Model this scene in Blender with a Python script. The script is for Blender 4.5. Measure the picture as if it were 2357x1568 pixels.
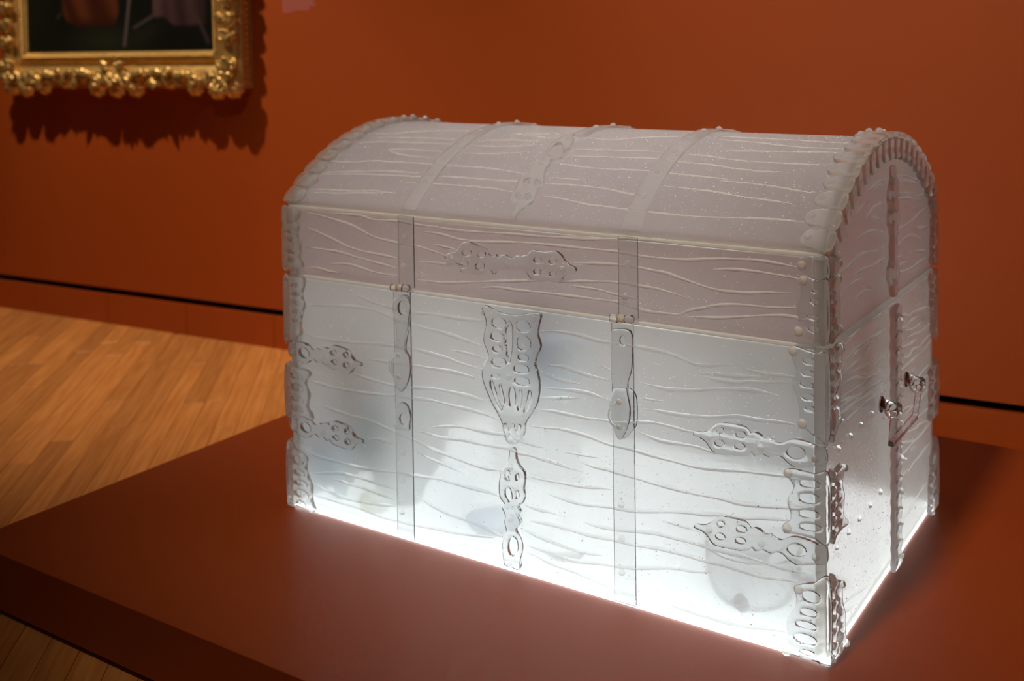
import bpy, bmesh, math, random
from mathutils import Matrix, Vector
random.seed(7)
scene = bpy.context.scene
for o in list(bpy.data.objects):
    bpy.data.objects.remove(o, do_unlink=True)
C = scene.collection

# ------------------------------------------------------------------ camera
cam_d = bpy.data.cameras.new('camera')
cam = bpy.data.objects.new('camera', cam_d); C.objects.link(cam)
cam_d.sensor_fit = 'HORIZONTAL'; cam_d.sensor_width = 36.0
cam_d.lens = 36.0 * 2553.2119 / 2357.0
cam_d.shift_y = -596.998 / 2357.0
cam_d.clip_start = 0.05; cam_d.clip_end = 60
yaw, pitch, roll = -0.5840817, -0.0323057, -0.0143333
_f = Vector((math.sin(yaw)*math.cos(pitch), math.cos(yaw)*math.cos(pitch), math.sin(pitch)))
_r = Vector((math.cos(yaw), -math.sin(yaw), 0)); _u = _r.cross(_f)
_r2 = _r*math.cos(roll) + _u*math.sin(roll); _u2 = -_r*math.sin(roll) + _u*math.cos(roll)
M = Matrix((_r2, _u2, -_f)).transposed().to_4x4()
M.translation = (1.470989, -1.470903, 0.851970)
cam.matrix_world = M
scene.camera = cam
cam_d.dof.use_dof = True
cam_d.dof.focus_distance = 1.62
cam_d.dof.aperture_fstop = 3.6

# ------------------------------------------------------------------ world, exposure
world = bpy.data.worlds.new('world'); scene.world = world
world.use_nodes = True
bg = world.node_tree.nodes['Background']
bg.inputs[0].default_value = (1.0, 0.62, 0.38, 1); bg.inputs[1].default_value = 0.035
scene.view_settings.view_transform = 'Standard'
scene.view_settings.look = 'None'
scene.view_settings.exposure = 0.0
scene.view_settings.gamma = 1.0
scene.view_settings.use_curve_mapping = False
cy = scene.cycles
cy.use_denoising = True
cy.max_bounces = 16; cy.transmission_bounces = 16; cy.diffuse_bounces = 6; cy.glossy_bounces = 4
cy.use_adaptive_sampling = True; cy.adaptive_threshold = 0.06; cy.adaptive_min_samples = 16
cy.transparent_max_bounces = 8
cy.sample_clamp_indirect = 6.0
cy.caustics_reflective = True; cy.caustics_refractive = True
cy.blur_glossy = 0.5

# ------------------------------------------------------------------ gallery track spots
def spot(name, loc, target, watts, size, blend, color, radius):
    d = bpy.data.lights.new(name, 'SPOT'); d.energy = watts; d.spot_size = math.radians(size)
    d.spot_blend = blend; d.color = color; d.shadow_soft_size = radius
    o = bpy.data.objects.new(name, d); C.objects.link(o)
    o.location = loc
    o.rotation_euler = (Vector(target)-Vector(loc)).to_track_quat('-Z', 'Y').to_euler()
    return o
WARM = (1.0, 0.86, 0.68)
spot('painting_spot', (-1.6536, -0.0089, 2.82), (-1.55, 0.85, 0.60), 230, 68, 1.0, WARM, 0.03)
spot('chest_spot', (0.80, -1.45, 3.10), (0.62, 0.85, 0.65), 305, 64, 1.0, WARM, 0.13)
GRAIN_FRONT = """1554,4149 1760,4123 1988,4071 2264,4035 2536,4000 2949,3992 3329,4010 3700,4009 4019,4012 4442,4038
5469,4014 5735,4040 6036,4045 6233,4028 6524,3990 6792,3993 7184,3988 7458,3977 7638,3969 7797,3943 7955,3901 8094,3864 8301,3879 8505,3917 8673,3950
391,3814 857,3869 1339,3916 1858,3938 2236,3896 2544,3828 2944,3773 3440,3733 3877,3680 4124,3639 4368,3618
293,3289 623,3262 1056,3260 1584,3292 2097,3342 2534,3354 2935,3362 3315,3331 3663,3296 4004,3244 4339,3230
1810,3037 2090,3038 2502,3070 2953,3079 3310,3085 3682,3094 4001,3077 4358,3050
1518,2716 1827,2695 2207,2666 2555,2662 2872,2694 3302,2743 3675,2747 3994,2743 4285,2717 4483,2704
352,2435 710,2420 1167,2402 1562,2415 2025,2441 2551,2497 2844,2507 3180,2534 3415,2535 3716,2520 4102,2511 4435,2477 4675,2446
593,2042 921,2008 1331,1967 1902,1947 2234,1887 2507,1840 2882,1782 3222,1709 3607,1659 3984,1609 4353,1591 4715,1613
3689,3449 3963,3451 4231,3425 4452,3420
3256,2081 3566,2147 3871,2192 4169,2194 4486,2201 4773,2214 5101,2166 5396,2143 5501,2150
1809,1604 2090,1656 2284,1638 2515,1617
2872,1949 3227,1951 3485,1936 3866,1976 4238,1974 4602,1992 4888,2016 5028,1974 5393,1966
109,1162 446,1090 837,1053 1308,1057 1711,1061 2133,1102 2505,1149 2881,1169 3341,1210 3725,1207 4101,1203 4468,1200 4755,1161
312,678 830,794 1216,862 1563,877 1875,854 2182,853 2498,833
432,589 672,503 970,454 1350,435 1695,444 2119,493 2491,553
947,717 1299,712 1702,698 2123,678 2343,661 2493,629
271,316 817,331 1289,322 1692,312 2114,286 2526,293 2849,303 3324,349 3709,365 4086,413 4527,476
2860,815 3202,741 3587,659 3965,631 4286,602 4576,538 4767,512
2890,1583 3218,1531 3553,1482 3830,1424
5439,3445 5686,3487 5908,3497 6087,3464 6323,3430 6555,3415 6784,3400
7159,3467 7415,3441 7668,3431 7986,3466 8332,3538 8757,3606 9130,3625 9354,3610
5438,3348 5643,3308 5885,3276 6203,3274
6443,3654 6577,3606 6842,3527
5475,3115 5721,3128 6023,3150 6319,3155 6513,3126 6742,3104
7193,3221 7377,3227 7612,3241
5431,2939 5719,2978 6021,3028 6220,3069
5366,2742 5675,2760 6017,2758 6314,2757 6547,2781 6757,2784 7189,2861 7446,2890 7715,2880 7980,2862 8137,2883
5194,2445 5507,2474 5813,2503 6113,2496 6407,2464 6638,2422 6840,2424 7067,2420 7331,2397 7728,2374 8115,2361 8492,2401 8747,2435 9089,2468 9457,2504 9645,2512
7191,3070 7448,3081 7717,3078 7982,3091 8329,3135 8566,3184 8753,3217 9013,3216 9255,3236 9493,3247 9727,3242
7113,2730 7261,2689 7533,2640 7802,2649 8152,2658 8307,2631 8624,2630
8110,3713 8300,3758 8504,3781 8758,3796 9099,3839
8110,3713 8334,3691 8587,3690 8757,3701 8935,3743 9259,3786 9544,3830
5183,1626 5504,1634 5841,1655 6171,1676 6494,1715 6727,1736
5049,1985 5395,1964 5667,1949 5933,1925 6217,1895
5826,2154 6069,2162 6286,2170 6522,2184
6111,2056 6391,2026 6604,2031 6772,2017 7062,2002 7326,1982 7625,1972 7919,1961 8206,1968 8489,1976 8743,1969 9085,2003 9486,2067 9875,2169
5546,1418 5837,1403 6167,1397 6490,1430 6734,1459 7097,1493 7522,1575 7916,1653 8204,1691 8487,1745 8742,1750 9084,1829 9485,1888
5082,1150 5336,1127 5587,1134 5788,1120
5217,909 5538,937 5875,937 6269,932 6727,964 7091,967 7516,1014 7909,1018 8197,999 8480,1016 8735,1009 9082,995 9403,1030 9608,1060
6206,1119 6443,1106 6719,1123 7093,1181 7418,1229 7716,1226 8008,1223 8294,1220 8575,1216 8920,1224 9164,1205 9404,1187 9718,1204
5029,751 5329,702 5602,668 5936,632 6265,644 6544,674
5118,503 5372,485 5711,460 6044,465 6371,517 6733,560 7086,621 7412,703 7711,769 8004,806 8348,857
5092,378 5324,365 5596,315 5932,301 6259,259 6581,218 6728,181
7540,1441 7757,1436 8029,1426 8220,1399
8723,3935 8904,3911 9180,3890 9419,3904 9670,3919
7712,196 7977,186 8238,184 8579,190 8912,235 9238,280 9477,301"""
GRAIN_LID = """383,5538 793,5497 1167,5444 1584,5367 2016,5226 2390,5171 2684,5148 2998,5138 3234,5102 3467,5058 3652,5019
417,5276 703,5198 1104,5090 1471,4983 1882,4932 2260,4908 2654,4878
407,4889 830,4886 1258,4875 1622,4819 2005,4777 2380,4736 2626,4713
382,4520 712,4532 1009,4501 1301,4511
971,4608 1146,4655 1463,4676 1772,4637 2077,4590 2376,4582 2599,4595
1196,5556 1511,5569 1795,5560 2023,5518 2398,5527 2717,5532 3006,5507 3360,5497 3707,5478 4159,5478 4707,5495 5140,5504 5554,5512 5958,5528 6352,5539 6906,5596 7258,5613 7476,5615 7691,5609 7902,5579
3074,5371 3240,5394 3544,5381 3864,5334 4267,5323 4705,5351 5131,5379 5552,5389 5956,5390 6350,5391 6734,5392 6904,5390 7237,5363 7563,5360 7918,5370 8264,5411 8519,5443 8696,5454 9024,5470 9344,5454 9657,5431
3283,5200 3586,5180 3905,5144
2968,4879 3347,4888 3878,4893
2964,4708 3131,4678
6012,5136 6347,5169 6636,5188 6901,5197 7216,5187 7471,5163 7686,5143 7862,5100 8089,5051 8346,4998 8598,4979 8665,4984 8913,4996 9188,5034 9568,5072
8314,5265 8618,5303 8948,5312 9270,5299 9585,5277 9739,5263
8102,4679 8309,4736 8613,4796 8862,4817 9267,4834 9629,4874
2961,4573 3223,4563 3573,4572 4031,4630 4476,4686 4909,4741 5337,4792 5848,4838 6343,4890 6860,4928 7195,4914 7468,4902 7701,4871 7999,4815
4282,4562 4655,4612 5019,4607 5540,4621 6045,4625 6436,4627 6856,4625 7191,4564 7373,4545 7644,4553 7839,4561 8033,4649 8258,4708 8513,4786
5947,4788 6244,4785 6535,4775 6858,4735 7100,4720 7320,4687
7909,4545 8170,4561 8511,4595 8943,4670 9266,4723 9503,4740 9736,4723 9950,4704"""
GRAIN_TOP = """425,2318 895,2363 1318,2527 1772,2642 2257,2701 2618,2703
586,2119 1181,2173 1829,2205 2590,2191
369,1864 953,1938 1606,1969 2117,1989 2742,1971
1288,1642 1550,1685 2074,1686 2583,1687
1288,1642 1551,1540 1964,1475 2592,1450
161,1165 715,1173 1205,1247 1731,1253 2242,1259 2680,1243 3004,1236 3481,1242 4082,1210 4765,1112
203,817 796,879 1536,969 2049,979 2628,979
240,767 1095,840 1864,871 2612,886 2953,929 3548,934 4239,933 4686,929
352,380 856,407 1380,422 1743,465 2262,450
395,318 1038,335 1533,389 2262,450
2291,685 2582,737 2948,739 3428,737 3894,735 4361,707 4717,659
3102,2213 3673,2269 4265,2273
2945,1965 3505,1968 4050,2042 4341,2145
2976,1658 3561,1688 3996,1747 4301,1816
3624,2625 3978,2556 4238,2517 4596,2458
3624,2625 4001,2712 4361,2702
5113,1979 5412,2030 6040,2046 6646,2061 6828,2057
5088,1743 5550,1765 6168,1784 6764,1801 7242,1734 7767,1694 8259,1604
5008,1528 5509,1433 6144,1407 6834,1421 7176,1389 7717,1347 8366,1305
5085,1094 5473,1084 5898,1063
5129,925 5547,934 5961,929 6381,886 6701,824 6998,801
5201,650 5706,595 6141,526 6543,504 6857,487 7182,472 7592,456 8037,455 8635,482
5090,2583 5592,2509 5946,2656 6305,2782 6826,2861
7180,1053 7654,1030 8117,995 8489,941
7221,2009 7658,1969 8165,1862
8032,1264 8479,1249 8922,1209 9274,1149 9647,1096
8135,975 8499,933 8937,890 9361,848
8306,463 8803,502 9290,519 9660,504
7787,1908 8351,1868 8886,1847 9608,1867
7884,1658 8264,1610 8628,1580 9018,1602
7680,2177 8216,2235 8744,2271 9584,2346
7439,2762 8040,2701 8646,2555 9192,2508 9670,2514
7335,3011 7935,2971 8512,2933 9259,2849 9693,2843"""
GRAIN_SIDELID = """3554,6330 4213,6260 4834,6144 5323,6080
3482,6272 4364,6156 5157,6028
3621,6029 4362,5950 4992,5825 5489,5806
3621,5954 4361,5872 4991,5765 5573,5764
3067,6335 2602,6341 2281,6297 2032,6255
3066,6280 2666,6280 2344,6254
2861,6002 2404,5979 2120,5928 1934,5866
2030,6115 1726,6067 1432,6003
2057,5866 2465,5801 2924,5701
5830,5535 5318,5520 4827,5465 4356,5432 3905,5439 3472,5483
1369,5622 1720,5653 2147,5642 2591,5576 2989,5508
5827,5212 5399,5222 4825,5315
3539,5143 3902,5190 4354,5217 4824,5175 5147,5076 5481,4963
643,5260 1081,5315 1422,5358 1836,5358 2394,5301 2918,5289
1304,5132 1773,5125 2392,5096 2983,5104
638,4950 965,5002 1360,5028 1801,4990
1128,4752 1531,4791 1889,4790 2323,4724
3606,4752 4195,4676 4738,4639 5309,4662 5734,4631
3466,4976 3753,4974 4123,4951
4583,4934 5145,4852 5736,4766
3607,4819 3972,4832 4504,4799"""
GRAIN_SIDE = """749,4203 1011,4220 1280,4263 1670,4298 2135,4297 2559,4266 3002,4225
746,3967 1061,4001 1387,4035 1723,4038 2131,4028 2555,3982 2999,3979
1087,3946 1386,3970 1722,3972
718,3817 1112,3828 1551,3832 1894,3881 2130,3926 2371,3947
1110,3732 1493,3707 1891,3648 2305,3621
741,3661 1002,3663 1436,3599 1946,3466 2243,3491 2426,3548 2994,3583
560,3514 1000,3488 1323,3465 1715,3427 2123,3420 2547,3379 2991,3371
559,3452 893,3422 1212,3349 1515,3332
558,3389 998,3361 1543,3308 2120,3251 2608,3225 2989,3231
582,3289 996,3265 1542,3226 2001,3182 2988,3125
732,3119 1263,3108 1825,3097 2420,3051 2986,3001
3598,3963 3946,3989 4450,3864 4826,3851 5454,3778 6118,3701
3665,3858 4015,3873
3734,3834 4229,3724 4598,3747 5135,3718
4228,3659 4672,3588 5055,3561 5452,3552
4300,3521 4746,3476 5211,3409 5613,3408 6116,3418
3660,3458 4081,3413 4519,3366 5053,3329
3589,3294 3937,3272 4443,3177 4743,3218 5208,3166 5611,3190 6114,3196
3655,3059 4222,3062 4818,3047 5447,3031 6113,3095
4662,2646 5124,2660 5525,2675 6024,2670
4736,2492 5202,2503 5605,2516 6107,2507
4213,2259 4733,2244 5199,2230 5602,2238 6020,2246
3998,2358 4360,2330 5041,2176
3509,2298 4211,2091
3643,2039 4209,1941 4805,1819 5274,1777 6014,1639
3471,1946 4063,1817 4501,1701 5035,1594 5596,1582 6099,1594
3502,1682 4205,1623 4803,1607 5596,1562
4274,1205 4723,1247 5189,1233 5593,1243 6096,1228
4730,1976 5196,1937 5599,1920 6016,1862
3526,3654 4012,3615
3311,545 3862,539 4368,541 4976,573 5701,600
3388,1314 3941,1273 4450,1272
716,520 1085,473 1525,384 1985,273
460,459 871,373 1300,266"""
ORNAMENTS = {
 'spear': ('10025,3030 9926,3027 9819,3053 9664,3070 9539,3054 9413,2977 9317,2974 9238,3014 9157,2999 9093,3042 9012,3059 8946,3031 8898,3086 8816,3118 8683,3119 8532,3100 8430,3066 8327,2967 8224,2913 8120,2900 8076,2869 8093,2835 8188,2820 8274,2779 8342,2695 8409,2652 8528,2651 8662,2661 8812,2674 8911,2709 8961,2758 9009,2720 9058,2729 9123,2765 9188,2747 9252,2743 9332,2782 9411,2774 9490,2712 9600,2672 9724,2697 9848,2737 10024,2795', ['8553,2996 8541,2968 8510,2946 8473,2939 8442,2950 8431,2974 8443,3003 8474,3025 8511,3031 8541,3021', '8887,2981 8865,2952 8821,2934 8771,2934 8734,2953 8725,2983 8747,3012 8791,3030 8841,3029 8878,3011', '8556,2799 8536,2768 8494,2749 8448,2749 8415,2768 8407,2799 8428,2830 8470,2849 8516,2849 8549,2830', '8869,2812 8848,2783 8804,2766 8753,2766 8716,2784 8707,2812 8729,2841 8773,2858 8823,2858 8860,2840', '9739,2879 9714,2833 9660,2798 9590,2782 9524,2791 9479,2823 9467,2868 9493,2914 9548,2950 9618,2965 9684,2955 9728,2924'], '8326,2870 9108,2857 9879,2850'),
 'double_spear': ('3629,5030 3722,5091 3860,5131 3952,5240 4044,5303 4178,5306 4332,5265 4464,5231 4528,5146 4614,5118 4669,5159 4711,5109 4809,5172 4894,5144 4979,5125 5064,5178 5169,5170 5212,5209 5264,5193 5317,5263 5366,5294 5592,5288 5795,5315 5894,5264 5953,5191 6032,5130 6150,5090 6159,5039 6070,4996 5950,4949 5878,4855 5747,4809 5543,4814 5399,4808 5317,4840 5256,4913 5172,4940 5067,4938 4919,4932 4790,4910 4693,4910 4638,4832 4594,4837 4573,4880 4508,4891 4442,4848 4353,4803 4264,4785 4146,4791 4011,4786 3944,4816 3990,4867 3901,4923 3788,4967 3651,4995', ['4186,5142 4166,5108 4115,5084 4053,5078 4003,5093 3984,5124 4004,5158 4055,5183 4117,5188 4167,5173', '4462,5140 4445,5109 4400,5086 4346,5081 4302,5095 4286,5124 4303,5155 4348,5178 4402,5183 4446,5169', '4111,4943 4094,4904 4051,4876 3998,4871 3955,4890 3939,4926 3957,4966 4000,4993 4053,4998 4095,4979', '4441,4948 4423,4909 4376,4881 4319,4875 4272,4894 4255,4930 4274,4969 4321,4997 4378,5002 4424,4984', '5528,5151 5514,5121 5478,5099 5433,5095 5397,5109 5384,5137 5398,5167 5435,5189 5479,5193 5515,5178', '5803,5160 5789,5131 5753,5110 5709,5106 5674,5120 5661,5146 5675,5175 5711,5195 5754,5200 5790,5186', '5509,4965 5496,4936 5463,4915 5422,4911 5389,4925 5377,4952 5390,4981 5423,5001 5464,5005 5497,4992', '5793,4959 5781,4932 5748,4913 5708,4909 5676,4921 5664,4946 5677,4973 5709,4992 5749,4996 5782,4983'], '3800,5015 4892,5019 5921,5045'),
 'lock_plate': ('4376,4254 4432,4306 4541,4283 4735,4225 4949,4215 5182,4252 5370,4302 5474,4305 5514,4258 5471,4111 5448,3967 5487,3849 5496,3762 5421,3610 5388,3482 5438,3348 5466,3175 5453,3014 5409,2847 5302,2669 5195,2508 5172,2360 5106,2223 4999,2131 4892,2111 4807,2167 4766,2287 4746,2410 4662,2559 4556,2704 4471,2854 4397,3007 4356,3165 4392,3335 4482,3476 4462,3582 4399,3719 4424,3887 4459,4019 4418,4159', ['4644,4129 4758,4132 4829,4087 4828,4013 4755,3964 4641,3960 4569,4006 4570,4080', '4612,3889 4717,3892 4782,3858 4781,3800 4714,3760 4609,3757 4543,3791 4544,3850', '4625,3672 4706,3676 4757,3650 4756,3606 4705,3576 4623,3573 4572,3598 4573,3643', '4632,3481 4747,3486 4818,3449 4817,3384 4744,3340 4630,3334 4557,3372 4558,3437', '4589,3204 4661,3208 4706,3193 4705,3165 4660,3144 4588,3140 4542,3156 4543,3184', '5110,4139 5223,4141 5294,4095 5293,4020 5220,3971 5107,3967 5035,4013 5036,4089', '5120,3890 5231,3894 5300,3835 5299,3739 5228,3675 5117,3671 5047,3730 5048,3827', '5119,3603 5202,3607 5255,3580 5254,3535 5201,3503 5117,3500 5065,3526 5065,3572', '5066,3426 5186,3432 5262,3399 5261,3343 5184,3303 5064,3297 4987,3329 4988,3386', '5070,3223 5192,3229 5269,3200 5268,3149 5190,3111 5068,3104 4990,3133 4991,3186', '4904,4102 4957,4046 4964,3868 4957,3687 4920,3503 4888,3412 4856,3529 4829,3706 4828,3885 4861,4033', '4519,3090 4559,3087 4654,2848 4750,2646 4720,2612 4596,2766 4521,2954', '4680,3042 4719,3054 4772,2885 4791,2753 4756,2723 4694,2854', '5003,2896 4989,2793 4955,2725 4914,2718 4881,2775 4870,2874 4885,2977 4919,3045 4960,3051 4992,2994', '5086,3022 5123,3010 5124,2889 5089,2722 5055,2684 5030,2730 5059,2914', '5267,3044 5302,3032 5285,2880 5207,2695 5160,2673 5170,2771 5227,2924', '4785,2406 4820,2419 4865,2319 4843,2275 4801,2307', '4936,2447 4970,2446 4960,2365 4926,2366', '5059,2455 5097,2451 5079,2352 5031,2295 5006,2330 5038,2426'], '4429,4178 5379,4206 4900,3203 4914,2187'),
 'pendant': ('4934,2068 4992,2034 5013,1899 5069,1791 5150,1728 5171,1614 5145,1431 5154,1294 5106,1185 5023,1127 5081,1060 5021,978 5078,881 4982,740 5050,616 5094,488 5068,302 5036,95 4900,91 4758,96 4724,218 4704,414 4742,564 4792,676 4758,809 4772,932 4715,1040 4764,1110 4682,1193 4660,1329 4675,1512 4726,1683 4811,1770 4860,1889 4874,2011', ['4837,1675 4875,1653 4836,1585 4865,1508 4818,1498 4764,1551 4775,1623', '5048,1605 5041,1568 5024,1543 5004,1539 4988,1557 4982,1591 4989,1628 5006,1653 5026,1657 5042,1638', '4823,1387 4884,1376 4910,1222 4843,1152 4778,1233 4770,1332', '5045,1321 5037,1277 5016,1246 4992,1241 4972,1263 4965,1304 4974,1347 4994,1378 5019,1383 5038,1361', '5012,468 4998,383 4963,315 4915,281 4868,291 4834,343 4823,423 4837,508 4873,577 4921,610 4967,599 5001,547'], '4905,1749 4890,898 4866,153'),
 'hasp_a': ('2577,4207 2738,4292 2883,4289 2916,4121 2902,3815 2843,3579 2810,3364 2897,3261 2928,3056 2863,2817 2713,2624 2604,2680 2534,2823 2488,2990 2517,3149 2582,3313 2598,3469 2615,3702 2559,3945 2533,4096', ['2835,4083 2818,4012 2776,3964 2724,3957 2684,3996 2670,4064 2687,4136 2730,4184 2781,4190 2821,4151'], ''),
 'hasp_b': ('6813,4215 6889,4259 7095,4277 7159,4194 7165,3994 7143,3690 7085,3480 7074,3311 7109,3149 7107,2964 7058,2787 6944,2589 6869,2635 6805,2776 6755,2903 6766,3159 6831,3356 6795,3503 6800,3910', ['7052,4104 7041,4058 7015,4027 6983,4023 6957,4047 6947,4090 6958,4136 6984,4167 7017,4171 7042,4147'], ''),
 'plate_a': ('2538,2240 2600,2367 2709,2439 2829,2406 2891,2237 2861,2063 2846,1976 2564,1957 2513,2108', ['2799,2168 2784,2109 2746,2066 2699,2058 2662,2087 2649,2142 2665,2202 2703,2244 2750,2252 2786,2223'], ''),
 'plate_b': ('6752,3157 6821,3321 6953,3367 7084,3371 7167,3309 7196,3163 7189,2877 7132,2767 6944,2581 6804,2708 6743,2884', [], ''),
 'bracket_mid': ('9505,2646 9600,2657 9724,2651 9878,2644 10000,2653 9995,1752 9873,1749 9719,1756 9563,1751 9452,1733 9413,1794 9453,1881 9517,1927 9533,2023 9502,2125 9487,2215 9550,2322 9574,2404 9536,2489 9473,2538 9450,2596', ['9739,2538 9862,2549 9939,2526 9938,2481 9861,2445 9739,2434 9661,2456 9661,2502', '9731,2349 9853,2360 9930,2330 9930,2270 9852,2225 9730,2213 9652,2244 9652,2303', '9727,2120 9846,2132 9921,2110 9921,2062 9845,2024 9726,2012 9650,2034 9651,2082', '9740,1936 9869,1950 9951,1930 9950,1886 9869,1848 9740,1834 9657,1853 9657,1898'], '9508,2589 9489,1824'),
 'bracket_low': ('9568,995 9623,1056 9717,1096 9841,1143 9987,1208 9980,22 9881,7 9711,26 9523,48 9404,45 9381,101 9437,195 9470,314 9454,435 9463,531 9543,678 9583,766 9591,877', ['9745,1006 9850,1012 9917,973 9916,904 9849,855 9744,848 9677,888 9677,957', '9710,752 9813,759 9877,734 9877,686 9812,651 9710,643 9645,669 9645,717', '9662,563 9789,567 9868,540 9868,495 9788,463 9662,459 9581,486 9581,531', '9644,384 9781,389 9867,353 9867,292 9780,249 9644,244 9556,280 9556,341', '9693,172 9785,176 9843,157 9843,123 9784,98 9692,94 9633,113 9634,147'], '9631,1004 9452,93'),
 'bracket_high': ('9539,4291 9563,4341 9626,4360 9672,4348 9795,4319 9918,4299 10001,4295 9995,3151 9927,3146 9820,3195 9728,3254 9666,3289 9650,3333 9666,3412 9660,3549 9622,3697 9560,3825 9600,3924 9624,4035 9593,4122 9562,4195', ['9763,4223 9834,4219 9879,4192 9879,4154 9834,4132 9763,4136 9717,4163 9718,4201', '9740,4057 9820,4053 9870,4028 9870,3992 9819,3971 9740,3975 9689,4000 9689,4036', '9729,3898 9810,3895 9862,3870 9862,3834 9810,3814 9729,3817 9677,3842 9677,3878', '9742,3732 9822,3729 9872,3703 9871,3665 9821,3642 9742,3645 9691,3671 9692,3709', '9780,3568 9836,3566 9871,3546 9871,3515 9835,3497 9780,3499 9745,3519 9745,3549'], '9591,4291 9712,3310'),
 'bracket_lid': ('9678,5310 9740,5351 9832,5318 9953,5296 10006,5291 10002,4492 9888,4472 9735,4494 9642,4512 9588,4551 9612,4631 9666,4668 9659,4789 9652,4941 9692,5053 9708,5161 9681,5249', ['9882,5177 9925,5173 9953,5155 9953,5130 9925,5117 9881,5121 9854,5139 9854,5163', '9864,5047 9918,5043 9952,5018 9952,4983 9918,4964 9864,4968 9830,4993 9830,5028', '9836,4818 9906,4813 9951,4791 9951,4764 9906,4749 9835,4754 9790,4775 9790,4804', '9840,4674 9907,4669 9950,4642 9950,4604 9907,4583 9840,4588 9797,4615 9797,4653'], '9739,5271 9677,4570'),
 'bracket_lid_small': ('9648,5528 9695,5582 9833,5613 9955,5622 10008,5615 10007,5326 9893,5335 9771,5342 9682,5417', [], '9725,5482'),
 'top_spear': ('4937,82 4894,168 4882,316 4760,412 4685,529 4703,658 4692,763 4658,955 4697,1046 4750,1111 4707,1232 4708,1431 4798,1510 4720,1770 4667,1982 4666,2258 4689,2535 4939,2373 5089,2022 5098,1805 5116,1611 4987,1526 5017,1390 5021,1259 5057,1107 5136,911 5147,803 5126,695 5145,570 5150,447 5086,358 5021,271 4980,198 4992,77', ['4798,813 4756,935 4818,983 4881,903 4884,793', '4961,896 4974,954 5084,907 5094,825 5038,807', '4889,559 4900,513 4884,483 4849,480 4806,505 4773,549 4761,596 4776,627 4812,630 4855,604', '5069,563 5080,517 5064,487 5029,484 4987,509 4954,553 4943,599 4958,630 4993,633 5036,607', '4805,1698 4731,1988 4794,2114 4969,1920 5067,1741 4991,1600'], '4901,365 4867,1343'),
}
# ------------------------------------------------------------------ helpers
WORLD = {}
def link(o, parent=None):
    C.objects.link(o)
    w = o.matrix_basis.copy()
    WORLD[o.name] = w
    if parent is not None:
        o.parent = parent
        o.matrix_parent_inverse = WORLD[parent.name].inverted()
    return o
def empty(name, loc=(0, 0, 0)):
    o = bpy.data.objects.new(name, None); o.location = loc; o.empty_display_size = 0.05
    return link(o)
def tag(o, label=None, cat=None, group=None, kind=None):
    if label: o['label'] = label
    if cat: o['category'] = cat
    if group: o['group'] = group
    if kind: o['kind'] = kind
    return o
def make_mesh(name, verts, faces, mat, smooth=False):
    me = bpy.data.meshes.new(name)
    me.from_pydata([tuple(v) for v in verts], [], faces)
    if mat is not None: me.materials.append(mat)
    if smooth:
        me.polygons.foreach_set('use_smooth', [True]*len(me.polygons))
    me.update()
    return me
def obj(name, me, parent=None, loc=None, rot=None, scale=None):
    o = bpy.data.objects.new(name, me)
    if loc is not None: o.location = loc
    if rot is not None: o.rotation_euler = rot
    if scale is not None: o.scale = scale
    return link(o, parent)
def bm_mesh(name, bm, mat, smooth=False, angle=None, recalc=True):
    if recalc: bmesh.ops.recalc_face_normals(bm, faces=bm.faces[:])
    me = bpy.data.meshes.new(name); bm.to_mesh(me); bm.free()
    me.materials.append(mat)
    if smooth:
        me.polygons.foreach_set('use_smooth', [True]*len(me.polygons))
        if angle: me.set_sharp_from_angle(angle=math.radians(angle))
    me.update()
    return me
def box_bm(bm, x0, x1, y0, y1, z0, z1, bevel=0.0, seg=2):
    r = bmesh.ops.create_cube(bm, size=1.0)
    for v in r['verts']:
        v.co = Vector(((x0+x1)/2 + v.co.x*(x1-x0), (y0+y1)/2 + v.co.y*(y1-y0), (z0+z1)/2 + v.co.z*(z1-z0)))
    if bevel > 0:
        es = {e for v in r['verts'] for e in v.link_edges}
        bmesh.ops.bevel(bm, geom=list(es), offset=bevel, segments=seg, affect='EDGES', profile=0.5)
def box(name, x0, x1, y0, y1, z0, z1, mat, bevel=0.0, seg=2):
    bm = bmesh.new(); box_bm(bm, x0, x1, y0, y1, z0, z1, bevel, seg)
    return bm_mesh(name, bm, mat)
def catmull(pts, step, closed=False):
    P = [Vector(p) for p in pts]; n = len(P); out = []
    rng = range(n) if closed else range(n-1)
    for i in rng:
        if closed: p0, p1, p2, p3 = P[i-1], P[i], P[(i+1) % n], P[(i+2) % n]
        else: p0, p1, p2, p3 = P[max(i-1, 0)], P[i], P[i+1], P[min(i+2, n-1)]
        k = max(1, int(round((p2-p1).length/step)))
        for j in range(k):
            t = j/k
            out.append(0.5*((2*p1) + (p2-p0)*t + (2*p0-5*p1+4*p2-p3)*t*t + (3*p1-p0-3*p2+p3)*t*t*t))
    if not closed: out.append(P[-1])
    return out
def dec(s):
    return [tuple(int(a)/10000 for a in t.split(',')) for t in s.split()]

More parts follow.
